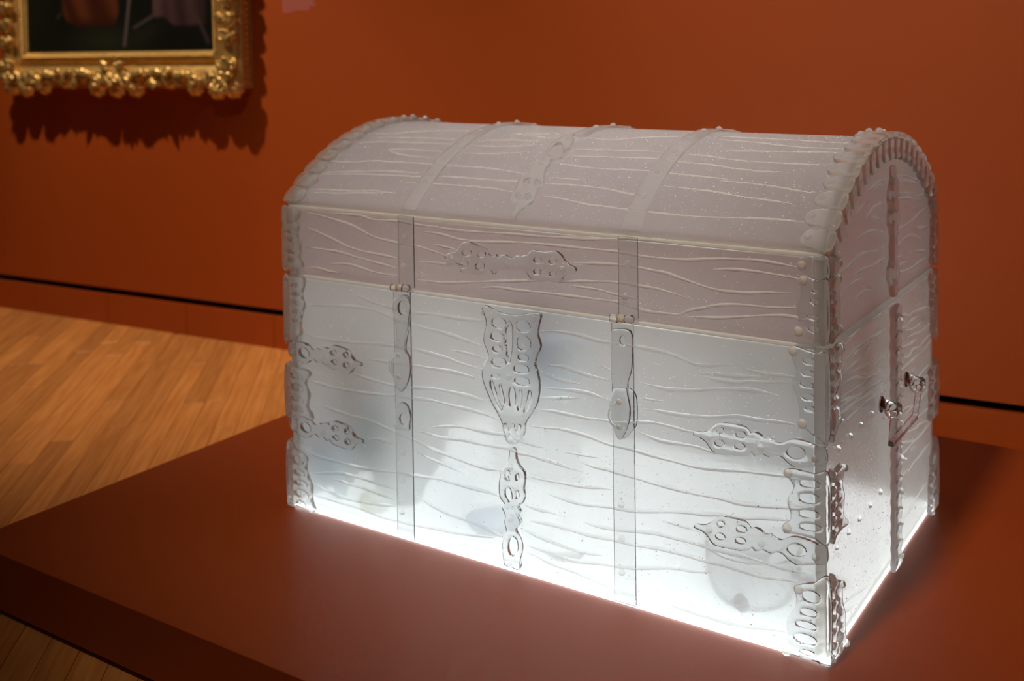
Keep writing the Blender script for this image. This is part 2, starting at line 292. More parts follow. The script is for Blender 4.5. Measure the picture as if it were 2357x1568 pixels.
# ------------------------------------------------------------------ materials
def new_mat(name):
    m = bpy.data.materials.new(name); m.use_nodes = True
    nt = m.node_tree; nt.nodes.clear()
    out = nt.nodes.new('ShaderNodeOutputMaterial')
    return m, nt, out
def N(nt, t, **kw):
    n = nt.nodes.new('ShaderNode'+t)
    for k, v in kw.items(): setattr(n, k, v)
    return n
def principled(name, color, rough=0.5, metal=0.0, spec=0.5, bump=None, vary=None):
    m, nt, out = new_mat(name)
    p = N(nt, 'BsdfPrincipled'); nt.links.new(p.outputs[0], out.inputs[0])
    p.inputs['Base Color'].default_value = (*color, 1); p.inputs['Roughness'].default_value = rough
    p.inputs['Metallic'].default_value = metal; p.inputs['Specular IOR Level'].default_value = spec
    tc = N(nt, 'TexCoord')
    if vary:
        nz = N(nt, 'TexNoise'); nz.inputs['Scale'].default_value = vary[0]; nz.inputs['Detail'].default_value = 4
        nt.links.new(tc.outputs['Object'], nz.inputs['Vector'])
        mx = N(nt, 'Mix', data_type='RGBA')
        mx.inputs['A'].default_value = (*color, 1); mx.inputs['B'].default_value = (*vary[1], 1)
        nt.links.new(nz.outputs['Fac'], mx.inputs['Factor']); nt.links.new(mx.outputs['Result'], p.inputs['Base Color'])
    if bump:
        nz2 = N(nt, 'TexNoise'); nz2.inputs['Scale'].default_value = bump[0]; nz2.inputs['Detail'].default_value = 3
        nt.links.new(tc.outputs['Object'], nz2.inputs['Vector'])
        b = N(nt, 'Bump'); b.inputs['Strength'].default_value = bump[1]; b.inputs['Distance'].default_value = bump[2]
        nt.links.new(nz2.outputs['Fac'], b.inputs['Height']); nt.links.new(b.outputs[0], p.inputs['Normal'])
    return m
def frosted(name, tint, rough, ior, fac, seeds=True, white=(0.93, 0.95, 0.94), diff=0.12):
    """cast glass: rough refraction with a milky, light-scattering share and tiny seed bubbles"""
    m, nt, out = new_mat(name)
    g = N(nt, 'BsdfPrincipled')
    g.inputs['Base Color'].default_value = (*tint, 1); g.inputs['Roughness'].default_value = rough
    g.inputs['IOR'].default_value = ior; g.inputs['Transmission Weight'].default_value = 1.0
    t = N(nt, 'BsdfTranslucent'); t.inputs[0].default_value = (*white, 1)
    d = N(nt, 'BsdfDiffuse'); d.inputs[0].default_value = (*white, 1)
    td = N(nt, 'MixShader'); td.inputs[0].default_value = diff
    nt.links.new(t.outputs[0], td.inputs[1]); nt.links.new(d.outputs[0], td.inputs[2])
    mx = N(nt, 'MixShader'); mx.inputs[0].default_value = fac
    nt.links.new(g.outputs[0], mx.inputs[1]); nt.links.new(td.outputs[0], mx.inputs[2])
    nt.links.new(mx.outputs[0], out.inputs[0])
    tc = N(nt, 'TexCoord')
    nz = N(nt, 'TexNoise'); nz.inputs['Scale'].default_value = 260; nz.inputs['Detail'].default_value = 2
    nt.links.new(tc.outputs['Object'], nz.inputs['Vector'])
    b = N(nt, 'Bump'); b.inputs['Strength'].default_value = 0.12; b.inputs['Distance'].default_value = 0.001
    nt.links.new(nz.outputs['Fac'], b.inputs['Height'])
    last = b
    if seeds:
        vo = N(nt, 'TexVoronoi'); vo.inputs['Scale'].default_value = 120
        nt.links.new(tc.outputs['Object'], vo.inputs['Vector'])
        mr = N(nt, 'MapRange'); mr.inputs['From Min'].default_value = 0.05; mr.inputs['From Max'].default_value = 0.17
        mr.inputs['To Min'].default_value = 1.0; mr.inputs['To Max'].default_value = 0.0
        nt.links.new(vo.outputs['Distance'], mr.inputs['Value'])
        b2 = N(nt, 'Bump'); b2.inputs['Strength'].default_value = 0.9; b2.inputs['Distance'].default_value = 0.002
        nt.links.new(mr.outputs[0], b2.inputs['Height']); nt.links.new(b.outputs[0], b2.inputs['Normal'])
        last = b2
    nt.links.new(last.outputs[0], g.inputs['Normal'])
    return m
def clear_glass(name, tint, rough, ior=1.47, milk=0.0, bump=0.25):
    """poured clear glass; milk = share of cloudy surface that catches the room light"""
    m, nt, out = new_mat(name)
    g = N(nt, 'BsdfPrincipled')
    g.inputs['Base Color'].default_value = (*tint, 1); g.inputs['Roughness'].default_value = rough
    g.inputs['IOR'].default_value = ior; g.inputs['Transmission Weight'].default_value = 1.0
    tc = N(nt, 'TexCoord')
    nz = N(nt, 'TexNoise'); nz.inputs['Scale'].default_value = 90; nz.inputs['Detail'].default_value = 2
    nt.links.new(tc.outputs['Object'], nz.inputs['Vector'])
    b = N(nt, 'Bump'); b.inputs['Strength'].default_value = bump; b.inputs['Distance'].default_value = 0.002
    nt.links.new(nz.outputs['Fac'], b.inputs['Height']); nt.links.new(b.outputs[0], g.inputs['Normal'])
    t = N(nt, 'BsdfDiffuse'); t.inputs[0].default_value = (*tint, 1)
    mx = N(nt, 'MixShader'); mx.inputs[0].default_value = milk
    nt.links.new(g.outputs[0], mx.inputs[1]); nt.links.new(t.outputs[0], mx.inputs[2])
    nt.links.new(mx.outputs[0], out.inputs[0])
    return m
def cloudy_glass(name, tint, rough, ior, cloud, diff=0.06):
    m = clear_glass(name, tint, rough, ior, diff, 0.2)
    nt = m.node_tree
    out = next(n for n in nt.nodes if n.type == 'OUTPUT_MATERIAL'); src = out.inputs[0].links[0].from_socket
    t = N(nt, 'BsdfTranslucent'); t.inputs[0].default_value = (*tint, 1)
    mx = N(nt, 'MixShader'); mx.inputs[0].default_value = cloud
    nt.links.new(src, mx.inputs[1]); nt.links.new(t.outputs[0], mx.inputs[2]); nt.links.new(mx.outputs[0], out.inputs[0])
    return m
def emissive(name, color, strength):
    m, nt, out = new_mat(name)
    e = N(nt, 'Emission'); e.inputs[0].default_value = (*color, 1); e.inputs[1].default_value = strength
    nt.links.new(e.outputs[0], out.inputs[0])
    return m

PAINT = (0.37, 0.062, 0.0045)
mat_wall = principled('wall_paint', PAINT, 0.55, bump=(900, 0.15, 0.0006), vary=(3.0, (0.34, 0.056, 0.0042)), spec=0.35)
mat_plinth = principled('platform_paint', (0.275, 0.042, 0.003), 0.45, bump=(1500, 0.12, 0.0004), spec=0.6)
mat_black = principled('black_void', (0.002, 0.002, 0.002), 0.9, spec=0.0)  # black puts the deep shade of wall slot and platform recess into the colour
mat_frost = frosted('cast_glass_body', (0.985, 0.993, 0.99), 0.22, 1.2, 0.66)
mat_side = frosted('cast_glass_end', (0.955, 0.94, 0.92), 0.14, 1.50, 0.30, white=(0.80, 0.76, 0.71), diff=0.04)  # body glass again, browner and darker to stand in for reflected red surroundings
mat_rim = frosted('glass_rim', (0.985, 0.985, 0.97), 0.30, 1.25, 0.70, seeds=False, white=(0.975, 0.965, 0.93), diff=0.42)  # cream tint carries the glow of light conducted up to the panel edges
mat_edge = frosted('glass_edge', (0.975, 0.978, 0.95), 0.30, 1.3, 0.62, seeds=False, white=(0.955, 0.95, 0.895))
mat_lid_top = frosted('cast_glass_dome', (0.96, 0.945, 0.938), 0.30, 1.22, 0.50, white=(0.725, 0.652, 0.628), diff=0.05)  # rose tint is red wall light put in the colour, darkened against the underglow
mat_lid = frosted('cast_glass_lid', (0.97, 0.955, 0.95), 0.30, 1.22, 0.50, white=(0.87, 0.81, 0.795), diff=0.05)  # same lid glass with painted rose wall light, lighter copy for the front
mat_clear = clear_glass('clear_glass', (0.994, 0.998, 0.996), 0.03, 1.42, 0.025)
mat_strap = cloudy_glass('strap_glass', (0.985, 0.985, 0.982), 0.06, 1.14, 0.18, 0.075)
mat_clip = cloudy_glass('clip_glass', (0.985, 0.985, 0.98), 0.04, 1.30, 0.14, 0.095)
mat_ridge_end = cloudy_glass('ridge_glass_end', (0.99, 0.985, 0.96), 0.1, 1.05, 0.6)
mat_rivet = clear_glass('rivet_glass', (0.994, 0.998, 0.995), 0.03, 1.50, 0.10, 0.05)
mat_ridge = clear_glass('ridge_glass', (0.997, 0.998, 0.998), 0.04, 1.42, 0.16, 0.08)
mat_ridge_lid = clear_glass('ridge_glass_lid', (0.995, 0.99, 0.988), 0.08, 1.12, 0.30, 0.08)
mat_tan = cloudy_glass('tan_glass', (0.96, 0.88, 0.78), 0.10, 1.35, 0.05, 0.28)
mat_floorglass = frosted('diffuser_glass', (0.99, 0.995, 0.993), 0.35, 1.15, 0.12, seeds=False)
mat_light = emissive('light_panel', (0.90, 0.97, 1.0), 3.6)
mat_gold = principled('gilding', (0.90, 0.60, 0.22), 0.36, metal=0.70, bump=(160, 0.5, 0.002), vary=(30, (0.50, 0.27, 0.06)))

# ------------------------------------------------------------------ the room
ZF = -0.1074
YW, KW = 1.1427, 0.0896
AL = math.atan(KW)
ES = Vector((math.cos(AL), math.sin(AL), 0)); NW = Vector((math.sin(AL), -math.cos(AL), 0))
W0 = Vector((0, YW, 0))
def wp(s, n, z):
    """point from along-wall distance, distance out of the wall, height"""
    return W0 + ES*s + NW*n + Vector((0, 0, z))
ROT_W = (0, 0, AL)
def wall_box(name, s0, s1, n0, n1, z0, z1, mat, bevel=0.0):
    bm = bmesh.new(); box_bm(bm, s0, s1, -n1, -n0, z0, z1, bevel)
    me = bm_mesh(name, bm, mat)
    me.transform(Matrix.Translation(W0) @ Matrix.Rotation(AL, 4, 'Z'))
    return me
ZS1, ZS2 = 0.0192, -0.0035
tag(obj('wall_back', wall_box('wall_back', -5.5, 4.5, -0.12, 0.0, ZS1, 3.6, mat_wall)), kind='structure')
tag(obj('trim_1', wall_box('trim_1', -5.5, 4.5, -0.14, -0.035, ZF, ZS1, mat_black)), 'black shadow gap between wall and baseboard', kind='structure')
base = tag(empty('baseboard_back', wp(0, 0, ZF)), kind='structure')
PW = 0.3774
s_seam = -1.5
k0 = -10
base_me = {}
for k in range(-10, 15):
    s0 = s_seam + k*PW
    me = wall_box('panel', s0+0.0009, s0+PW-0.0009, -0.034, 0.0, ZF, ZS2, mat_wall, 0.0006)
    obj('panel', me, base)
# floor: boards laid on the diagonal
floor_root = None
def wood_mat():
    m, nt, out = new_mat('maple_board')
    p = N(nt, 'BsdfPrincipled'); nt.links.new(p.outputs[0], out.inputs[0])
    oi = N(nt, 'ObjectInfo'); tc = N(nt, 'TexCoord')
    mp = N(nt, 'Mapping'); mp.inputs['Scale'].default_value = (26, 1.6, 1)
    ad = N(nt, 'VectorMath', operation='ADD')
    cmb = N(nt, 'CombineXYZ')
    mul = N(nt, 'Math', operation='MULTIPLY'); mul.inputs[1].default_value = 37.0
    nt.links.new(oi.outputs['Random'], mul.inputs[0]); nt.links.new(mul.outputs[0], cmb.inputs[1])
    nt.links.new(tc.outputs['Object'], ad.inputs[0]); nt.links.new(cmb.outputs[0], ad.inputs[1])
    nt.links.new(ad.outputs[0], mp.inputs['Vector'])
    nz = N(nt, 'TexNoise'); nz.inputs['Scale'].default_value = 3.0; nz.inputs['Detail'].default_value = 5
    nt.links.new(mp.outputs[0], nz.inputs['Vector'])
    r = N(nt, 'ValToRGB')
    r.color_ramp.elements[0].position = 0.3; r.color_ramp.elements[0].color = (0.48, 0.168, 0.036, 1)
    r.color_ramp.elements[1].position = 0.75; r.color_ramp.elements[1].color = (0.68, 0.285, 0.080, 1)
    nt.links.new(nz.outputs['Fac'], r.inputs[0])
    hs = N(nt, 'HueSaturation')
    mr = N(nt, 'MapRange'); mr.inputs['To Min'].default_value = 0.78; mr.inputs['To Max'].default_value = 1.12
    nt.links.new(oi.outputs['Random'], mr.inputs['Value']); nt.links.new(mr.outputs[0], hs.inputs['Value'])
    nt.links.new(r.outputs[0], hs.inputs['Color']); nt.links.new(hs.outputs[0], p.inputs['Base Color'])
    p.inputs['Roughness'].default_value = 0.38
    return m
mat_wood = wood_mat()
FL = box('floor', -6, 5, -6, 1.9, ZF-0.06, ZF-0.004, mat_wood)
floor_o = tag(obj('floor', FL), kind='structure')
ang = math.radians(-40)
dv = Vector((math.sin(ang), math.cos(ang), 0)); nv = Vector((dv.y, -dv.x, 0))
PWD, PL = 0.0555, 0.92
plank_me = box('board', -PWD/2+0.00035, PWD/2-0.00035, -PL/2+0.0005, PL/2-0.0005, -0.004, 0.0, mat_wood, 0.0008, 1)
def on_floor_view(p):
    # region of floor that is in front of the wall and not under the platform
    if (p - W0).dot(NW) < -0.35: return False
    if p.x > -0.30 and p.y > -0.30 and p.y < 1.2: return False
    if p.x > 1.6 or p.y < -1.35 or p.x < -3.2: return False
    if p.x > 0.4: return False
    return True
off0 = -0.4316
spots = []
for i in range(-45, 30):
    sh = (i*0.377 + 0.21*math.sin(i*2.3)) % PL
    for j in range(-4, 7):
        c = nv*(off0 + (i+0.5)*PWD) + dv*(j*PL + sh)
        if on_floor_view(c): spots.append(c)
def seen(c):
    d = c - Vector((1.471, -1.4709, 0)); return -d.dot(Vector((-0.5511, 0.8338, 0)))
for c in spots:
    obj('board', plank_me, floor_o, loc=(c.x, c.y, ZF), rot=(0, 0, -ang))
print('boards', len(spots))

# ------------------------------------------------------------------ platform
XL, YF, YB = -0.3871, -0.4068, 0.997
plat = tag(empty('display_platform', (0.6, 0.3, ZF)), 'low rust red painted platform under the glass chest', 'platform')
obj('body', box('body', XL, 2.05, YF, YB, ZF+0.010, 0.0, mat_plinth, 0.0012, 2), plat)
tag(obj('recessed_base', box('recessed_base', XL+0.05, 2.0, YF+0.05, YB-0.05, ZF+0.0002, ZF+0.0098, mat_black), plat), 'recessed base, black for the shade under the platform')

# ------------------------------------------------------------------ glass chest
D, HB, HL, RISE = 0.6167, 0.4383, 0.5652, 0.132
RC = ((D/2)**2 + RISE**2)/(2*RISE); YC = D/2; ZC = HL + RISE - RC; A0 = math.asin(YC/RC); ARC = 2*A0*RC
T = 0.014
def arch_pt(x, s, h):
    a = s/RC - A0
    return Vector((x, YC + (RC+h)*math.sin(a), ZC + (RC+h)*math.cos(a)))
def front_pt(u, v, h): return Vector((u, -h, v))
def side_pt(u, v, h): return Vector((1.0+h, u, v))
tag(obj('light_panel', box('light_panel', 0.0006, 0.9994, 0.0006, D-0.0006, 0.0004, 0.0038, mat_light), plat), 'glowing white light panel')
chest = tag(empty('glass_chest', (0.5, D/2, 0.0)), 'frosted cast glass treasure chest with domed lid glowing from below', 'chest')
Z0 = 0.0045
seam = 0.0022
P = {}
TE = 0.0155
def end_panel(x0, x1, z0, z1, mat):
    me = box('side_panel', x0, x1, 0, D, z0, z1, mat, 0.0018, 2)
    me.materials.append(mat_edge)
    for f in me.polygons:
        if abs(f.normal.y) > 0.5 or abs(f.normal.z) > 0.5: f.material_index = 1
    return me
RZ = 0.0065
P['front'] = obj('front_panel', box('front_panel', TE+0.0005, 1-TE-0.0005, 0, T, Z0, HB-RZ-0.0006, mat_frost, 0.0016, 2), chest)
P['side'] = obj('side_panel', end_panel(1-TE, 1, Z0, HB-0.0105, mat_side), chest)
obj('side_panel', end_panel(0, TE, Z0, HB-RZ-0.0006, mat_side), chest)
obj('back_panel', box('back_panel', TE+0.0005, 1-TE-0.0005, D-T, D, Z0, HB-seam, mat_frost, 0.0016, 2), chest)
tag(obj('rim', box('rim', 0, 1-TE-0.0005, -0.0008, T, HB-RZ, HB-0.0004, mat_rim, 0.0016, 2), chest), 'glass rim with edge-lit glow in its cream tint')
tag(obj('rim', box('rim', 1-TE, 1.0008, -0.0008, D, HB-0.010, HB-0.0004, mat_rim, 0.0016, 2), chest), 'glass rim with edge-lit glow in its cream tint')
obj('bottom_panel', box('bottom_panel', T+0.001, 1-T-0.001, T+0.001, D-T-0.001, Z0, Z0+0.010, mat_floorglass, 0.001, 1), chest)
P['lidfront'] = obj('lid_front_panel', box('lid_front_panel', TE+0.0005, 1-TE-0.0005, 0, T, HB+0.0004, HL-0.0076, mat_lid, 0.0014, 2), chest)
tag(obj('lid_rim', box('lid_rim', 0, 1, -0.0006, T, HL-0.007, HL-0.0006, mat_rim, 0.0018, 2), chest), 'glass rim with edge-lit glow in its cream tint')
for x0 in (0, 1-TE):
    obj('corner_edge', box('corner_edge', x0, x0+TE, 0, T, HB+0.0004, HL-0.0076, mat_edge, 0.0014, 2), chest)
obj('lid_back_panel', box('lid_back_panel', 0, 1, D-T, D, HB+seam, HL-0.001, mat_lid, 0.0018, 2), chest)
def lid_end(x0, x1):
    bm = bmesh.new(); n = 40
    y0, y1 = T+0.0006, D-T-0.0006
    R2 = RC - T - 0.0006
    prof = [(y0, HB+seam), (y1, HB+seam)]
    a1 = math.asin((y1-YC)/R2)
    for k in range(n+1):
        a = a1 - 2*a1*k/n
        prof.append((YC + R2*math.sin(a), ZC + R2*math.cos(a)))
    va = [bm.verts.new((x0, y, z)) for y, z in prof]; vb = [bm.verts.new((x1, y, z)) for y, z in prof]
    bm.faces.new(va); bm.faces.new(vb[::-1])
    m = len(prof)
    for k in range(m): bm.faces.new((va[k], vb[k], vb[(k+1) % m], va[(k+1) % m]))
    return bm_mesh('lid_end_panel', bm, mat_lid_end)
mat_lid_end = frosted('cast_glass_lid_end', (0.955, 0.935, 0.925), 0.16, 1.50, 0.34, white=(0.76, 0.69, 0.67), diff=0.04)  # lid ends share the rose tint that paints in red wall light
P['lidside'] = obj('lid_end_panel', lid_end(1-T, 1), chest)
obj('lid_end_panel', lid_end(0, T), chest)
def lid_top():
    bm = bmesh.new(); n = 72
    rows = []
    for k in range(n+1):
        s = ARC*k/n
        e = 0.004 if k in (0, n) else 0.0
        rows.append([bm.verts.new(arch_pt(x, min(max(s, 0.0012), ARC-0.0012), h)) for x, h in ((0.0, -0.002), (0.002, 0.0), (0.998, 0.0), (1.0, -0.002), (1.0, -T), (0.0, -T))])
    for a, b in zip(rows[:-1], rows[1:]):
        for i in range(6): bm.faces.new((a[i], b[i], b[(i+1) % 6], a[(i+1) % 6]))
    bm.faces.new(rows[0]); bm.faces.new(rows[-1][::-1])
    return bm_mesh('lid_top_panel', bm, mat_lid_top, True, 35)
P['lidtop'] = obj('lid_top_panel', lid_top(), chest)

# --- wood-grain ridges cast in the glass
def ridge(line, fn, parent, w, h, rng, mat=None):
    pts = catmull(dec(line), 0.007)
    if len(pts) < 3: pts = catmull(dec(line), 0.003)
    n = len(pts); prof = [(-1, 0.0), (-0.72, 0.62), (0, 1.0), (0.72, 0.62), (1, 0.0)]
    V, F = [], []
    L = [0.0]
    for a, b in zip(pts[:-1], pts[1:]): L.append(L[-1] + (b-a).length)
    tot = L[-1]
    ph = rng.uniform(0, 6)
    for i, p in enumerate(pts):
        t = (pts[min(i+1, n-1)] - pts[max(i-1, 0)]).normalized()
        nn = Vector((-t.y, t.x))
        e = min(L[i], tot-L[i])
        k = max(0.12, min(1.0, (e/0.035)**0.7 if e > 0 else 0.0))
        k *= 0.85 + 0.2*math.sin(L[i]*55 + ph)
        for a, b in prof:
            q = p + nn*(a*w*k)
            V.append(fn(q.x, q.y, -0.0002 + b*h*k))
        m = 5
    # open underneath: the ridge is one piece with the panel below it
    for i in range(n-1):
        for j in range(m-1): F.append((i*m+j, (i+1)*m+j, (i+1)*m+j+1, i*m+j+1))
    bm = bmesh.new()
    vs = [bm.verts.new(v) for v in V]
    for f in F: bm.faces.new([vs[i] for i in f])
    return obj('grain_ridge', bm_mesh('grain_ridge', bm, mat or mat_ridge, True, recalc=False), parent)
rg = random.Random(3)
for l in GRAIN_FRONT.split('\n'): ridge(l, front_pt, P['front'], 0.0034, 0.0028, rg)
for l in GRAIN_LID.split('\n'): ridge(l, front_pt, P['lidfront'], 0.0027, 0.0019, rg, mat_ridge_lid)
for l in GRAIN_TOP.split('\n'): ridge(l, arch_pt, P['lidtop'], 0.0021, 0.0015, rg, mat_ridge_lid)
for l in GRAIN_SIDELID.split('\n'): ridge(l, side_pt, P['lidside'], 0.0028, 0.0018, rg, mat_ridge_end)
for l in GRAIN_SIDE.split('\n'): ridge(l, side_pt, P['side'], 0.0030, 0.0018, rg, mat_ridge_end)

# --- rivets (glass domes)
def dome(name, r, h, mat, seg=12, rings=4, base=True):
    V, F = [], []
    for k in range(rings):
        a = math.pi/2*k/rings
        for j in range(seg):
            b = 2*math.pi*j/seg
            V.append((r*math.cos(a)*math.cos(b), r*math.cos(a)*math.sin(b), h*math.sin(a)))
    V.append((0, 0, h))
    for k in range(rings-1):
        for j in range(seg): F.append((k*seg+j, k*seg+(j+1) % seg, (k+1)*seg+(j+1) % seg, (k+1)*seg+j))
    for j in range(seg): F.append(((rings-1)*seg+j, (rings-1)*seg+(j+1) % seg, len(V)-1))
    if base: F.append(tuple(range(seg))[::-1])
    return make_mesh(name, V, F, mat, True)
rivet_me = dome('rivet', 0.0054, 0.0050, mat_rivet, base=False)
rivet_tan = dome('rivet', 0.0085, 0.0050, mat_tan, base=False)
def rivet(p, n, parent, me=None, s=1.0):
    q = Vector(n).to_track_quat('Z', 'Y').to_euler()
    return obj('rivet', me or rivet_me, parent, loc=Vector(p)-Vector(n)*0.0004, rot=q, scale=(s, s, s))
NF, NS = Vector((0, -1, 0)), Vector((1, 0, 0))
def arch_n(s):
    a = s/RC - A0; return Vector((0, math.sin(a), math.cos(a)))

# --- flat ornaments: outline with holes, rounded edges, laid on a face
def ornament_mesh(name, outline, holes, thick, bev, fn, mat, lift=0.0003, sub=0, step=0.004):
    cu = bpy.data.curves.new(name, 'CURVE'); cu.dimensions = '2D'; cu.fill_mode = 'BOTH'
    cu.extrude = max(thick/2 - bev, 0.0001); cu.bevel_depth = bev; cu.bevel_resolution = 2; cu.offset = -bev
    for loop in [outline] + holes:
        pts = catmull([Vector((a, b, 0)) for a, b in loop], step, True)
        sp = cu.splines.new('POLY'); sp.points.add(len(pts)-1)
        for q, p in zip(sp.points, pts): q.co = (p.x, p.y, 0, 1)
        sp.use_cyclic_u = True
    tmp = bpy.data.objects.new(name, cu)
    me = bpy.data.meshes.new_from_object(tmp)
    bpy.data.objects.remove(tmp); bpy.data.curves.remove(cu)
    bm = bmesh.new(); bm.from_mesh(me); bpy.data.meshes.remove(me)
    bmesh.ops.remove_doubles(bm, verts=bm.verts[:], dist=0.00002)
    if sub:
        bmesh.ops.triangulate(bm, faces=bm.faces[:])
        for _ in range(sub):
            es = [e for e in bm.edges if e.calc_length() > 0.018]
            if es: bmesh.ops.subdivide_edges(bm, edges=es, cuts=1)
            bmesh.ops.triangulate(bm, faces=bm.faces[:])
    c0 = outline[0]; e = 0.001
    p0 = fn(c0[0], c0[1], 0.001)
    du, dv_, dh = fn(c0[0]+e, c0[1], 0.001)-p0, fn(c0[0], c0[1]+e, 0.001)-p0, fn(c0[0], c0[1], 0.001+e)-p0
    for v in bm.verts: v.co = fn(v.co.x, v.co.y, v.co.z + thick/2 + lift)
    if du.cross(dv_).dot(dh) < 0: bmesh.ops.reverse_faces(bm, faces=bm.faces[:])
    return bm_mesh(name, bm, mat, True, 50, recalc=False)
def orn(key): 
    o, h, r = ORNAMENTS[key]
    return dec(o), [dec(x) for x in h], dec(r) if r else []
def place_front(name, key, thick, bev, lift=0.0003, dx=0.0, dz=0.0, mirror=None, rs=1.0):
    o, h, r = orn(key)
    if mirror is not None: f = lambda u, v, hh: front_pt(mirror(u), v+dz, hh)
    else: f = lambda u, v, hh: front_pt(u+dx, v+dz, hh)
    me = ornament_mesh(name, o, h, thick, bev, f, mat_clear, lift)
    ob = obj(name, me, chest)
    for u, v in r: rivet(f(u, v, lift+thick), NF, ob, s=rs)
    return ob
place_front('double_spear_ornament', 'double_spear', 0.0080, 0.0024)
place_front('lock_plate', 'lock_plate', 0.0080, 0.0026)
place_front('pendant_ornament', 'pendant', 0.0080, 0.0024)
place_front('spear_ornament', 'spear', 0.0080, 0.0022)
place_front('spear_ornament', 'spear', 0.0080, 0.0022, dz=-0.1355)
ml = lambda u: (1.0035-u)*0.905
place_front('spear_ornament', 'spear', 0.0080, 0.0022, dz=0.0075, mirror=ml)
place_front('spear_ornament', 'spear', 0.0080, 0.0022, dz=-0.130, mirror=ml)

# --- straps
def slab_front(name, x0, x1, z0, z1, thick, lift):
    pts = [(x0, z0), (x1, z0), (x1, z1), (x0, z1)]
    bm = bmesh.new(); box_bm(bm, x0, x1, -lift-thick, -lift, z0, z1, 0.0009, 2)
    return bm_mesh(name, bm, mat_frost if False else mat_clear)
def strap_front(x0, x1, z0, z1, riv):
    ob = obj('strap', slab_front('strap', x0, x1, z0, z1, 0.0034, 0.0024), chest)
    for u, v in riv: rivet(front_pt(u, v, 0.0058), NF, ob)
    return ob
strap_front(0.2512, 0.2880, 0.0055, 0.434, [(0.2676, 0.1541), (0.2651, 0.1058), (0.2625, 0.0497)])
strap_front(0.6755, 0.7120, 0.0055, 0.432, [(0.6892, 0.1565), (0.6895, 0.1042), (0.6889, 0.0524)])
strap_front(0.2640, 0.2975, 0.4425, 0.5640, [(0.2796, 0.5282), (0.2749, 0.4773)])
strap_front(0.6880, 0.7205, 0.4425, 0.5640, [(0.7042, 0.524), (0.6998, 0.4734)])
place_front('hasp', 'hasp_a', 0.0075, 0.0034, lift=0.0062)
place_front('hasp', 'hasp_b', 0.0075, 0.0034, lift=0.0098)
place_front('strap_boss', 'plate_a', 0.0055, 0.0026, lift=0.0062)
place_front('hasp_plate', 'plate_b', 0.0034, 0.0016, lift=0.0061)
def tube_mesh(name, pts, rad, mat, seg=8, taper=None, square=False):
    V, F = [], []
    n = len(pts)
    ref = None
    for i, p in enumerate(pts):
        t = (pts[min(i+1, n-1)] - pts[max(i-1, 0)]).normalized()
        if ref is None:
            ref = Vector((0, 0, 1)) if abs(t.z) < 0.9 else Vector((1, 0, 0))
        a = t.cross(ref).normalized(); b = a.cross(t).normalized(); ref = b
        r = rad*(taper(i/(n-1)) if taper else 1.0)
        for j in range(seg):
            th = 2*math.pi*(j+(0.5 if square else 0))/seg
            V.append(p + a*(r*math.cos(th)) + b*(r*math.sin(th)))
    for i in range(n-1):
        for j in range(seg): F.append((i*seg+j, i*seg+(j+1) % seg, (i+1)*seg+(j+1) % seg, (i+1)*seg+j))
    F.append(tuple(range(seg))); F.append(tuple((n-1)*seg+j for j in range(seg))[::-1])
    bm = bmesh.new(); vs = [bm.verts.new(v) for v in V]
    for f in F: bm.faces.new([vs[i] for i in f])
    return bm_mesh(name, bm, mat, not square)
for (u, v, lift) in ((0.2665, 0.307, 0.0137), (0.6925, 0.298, 0.0173)):
    pts = [front_pt(u - 0.012*math.sin(a) + 0.001, v + 0.019*math.cos(a), lift+0.001+0.008*math.sin(a)) for a in [math.pi*k/14 for k in range(15)]]
    st = obj('staple', tube_mesh('staple', pts, 0.0022, mat_clear), chest)
    for q in (pts[0], pts[-1]): rivet(q + Vector((0, 0.0008, 0)), NF, st, rivet_tan, 0.55)
# hinge knuckles between lid strap and base strap
for u in (0.2715, 0.6965):
    kn = empty('hinge_knuckle', (u, 0, 0.442)); kn.parent = chest; kn.matrix_parent_inverse = WORLD[chest.name].inverted()
    for k, (a, b) in enumerate(((-0.0185, -0.0065), (-0.006, 0.006), (0.0065, 0.0185))):
        pts = [Vector((u+a, -0.0115, 0.4415+0.001*(k-1))), Vector((u+b, -0.0115, 0.4415+0.001*(k-1)))]
        obj('barrel', tube_mesh('barrel', [pts[0], pts[0].lerp(pts[1], 0.5), pts[1]], 0.0062, mat_tan if k == 1 else mat_clear, 12), kn)

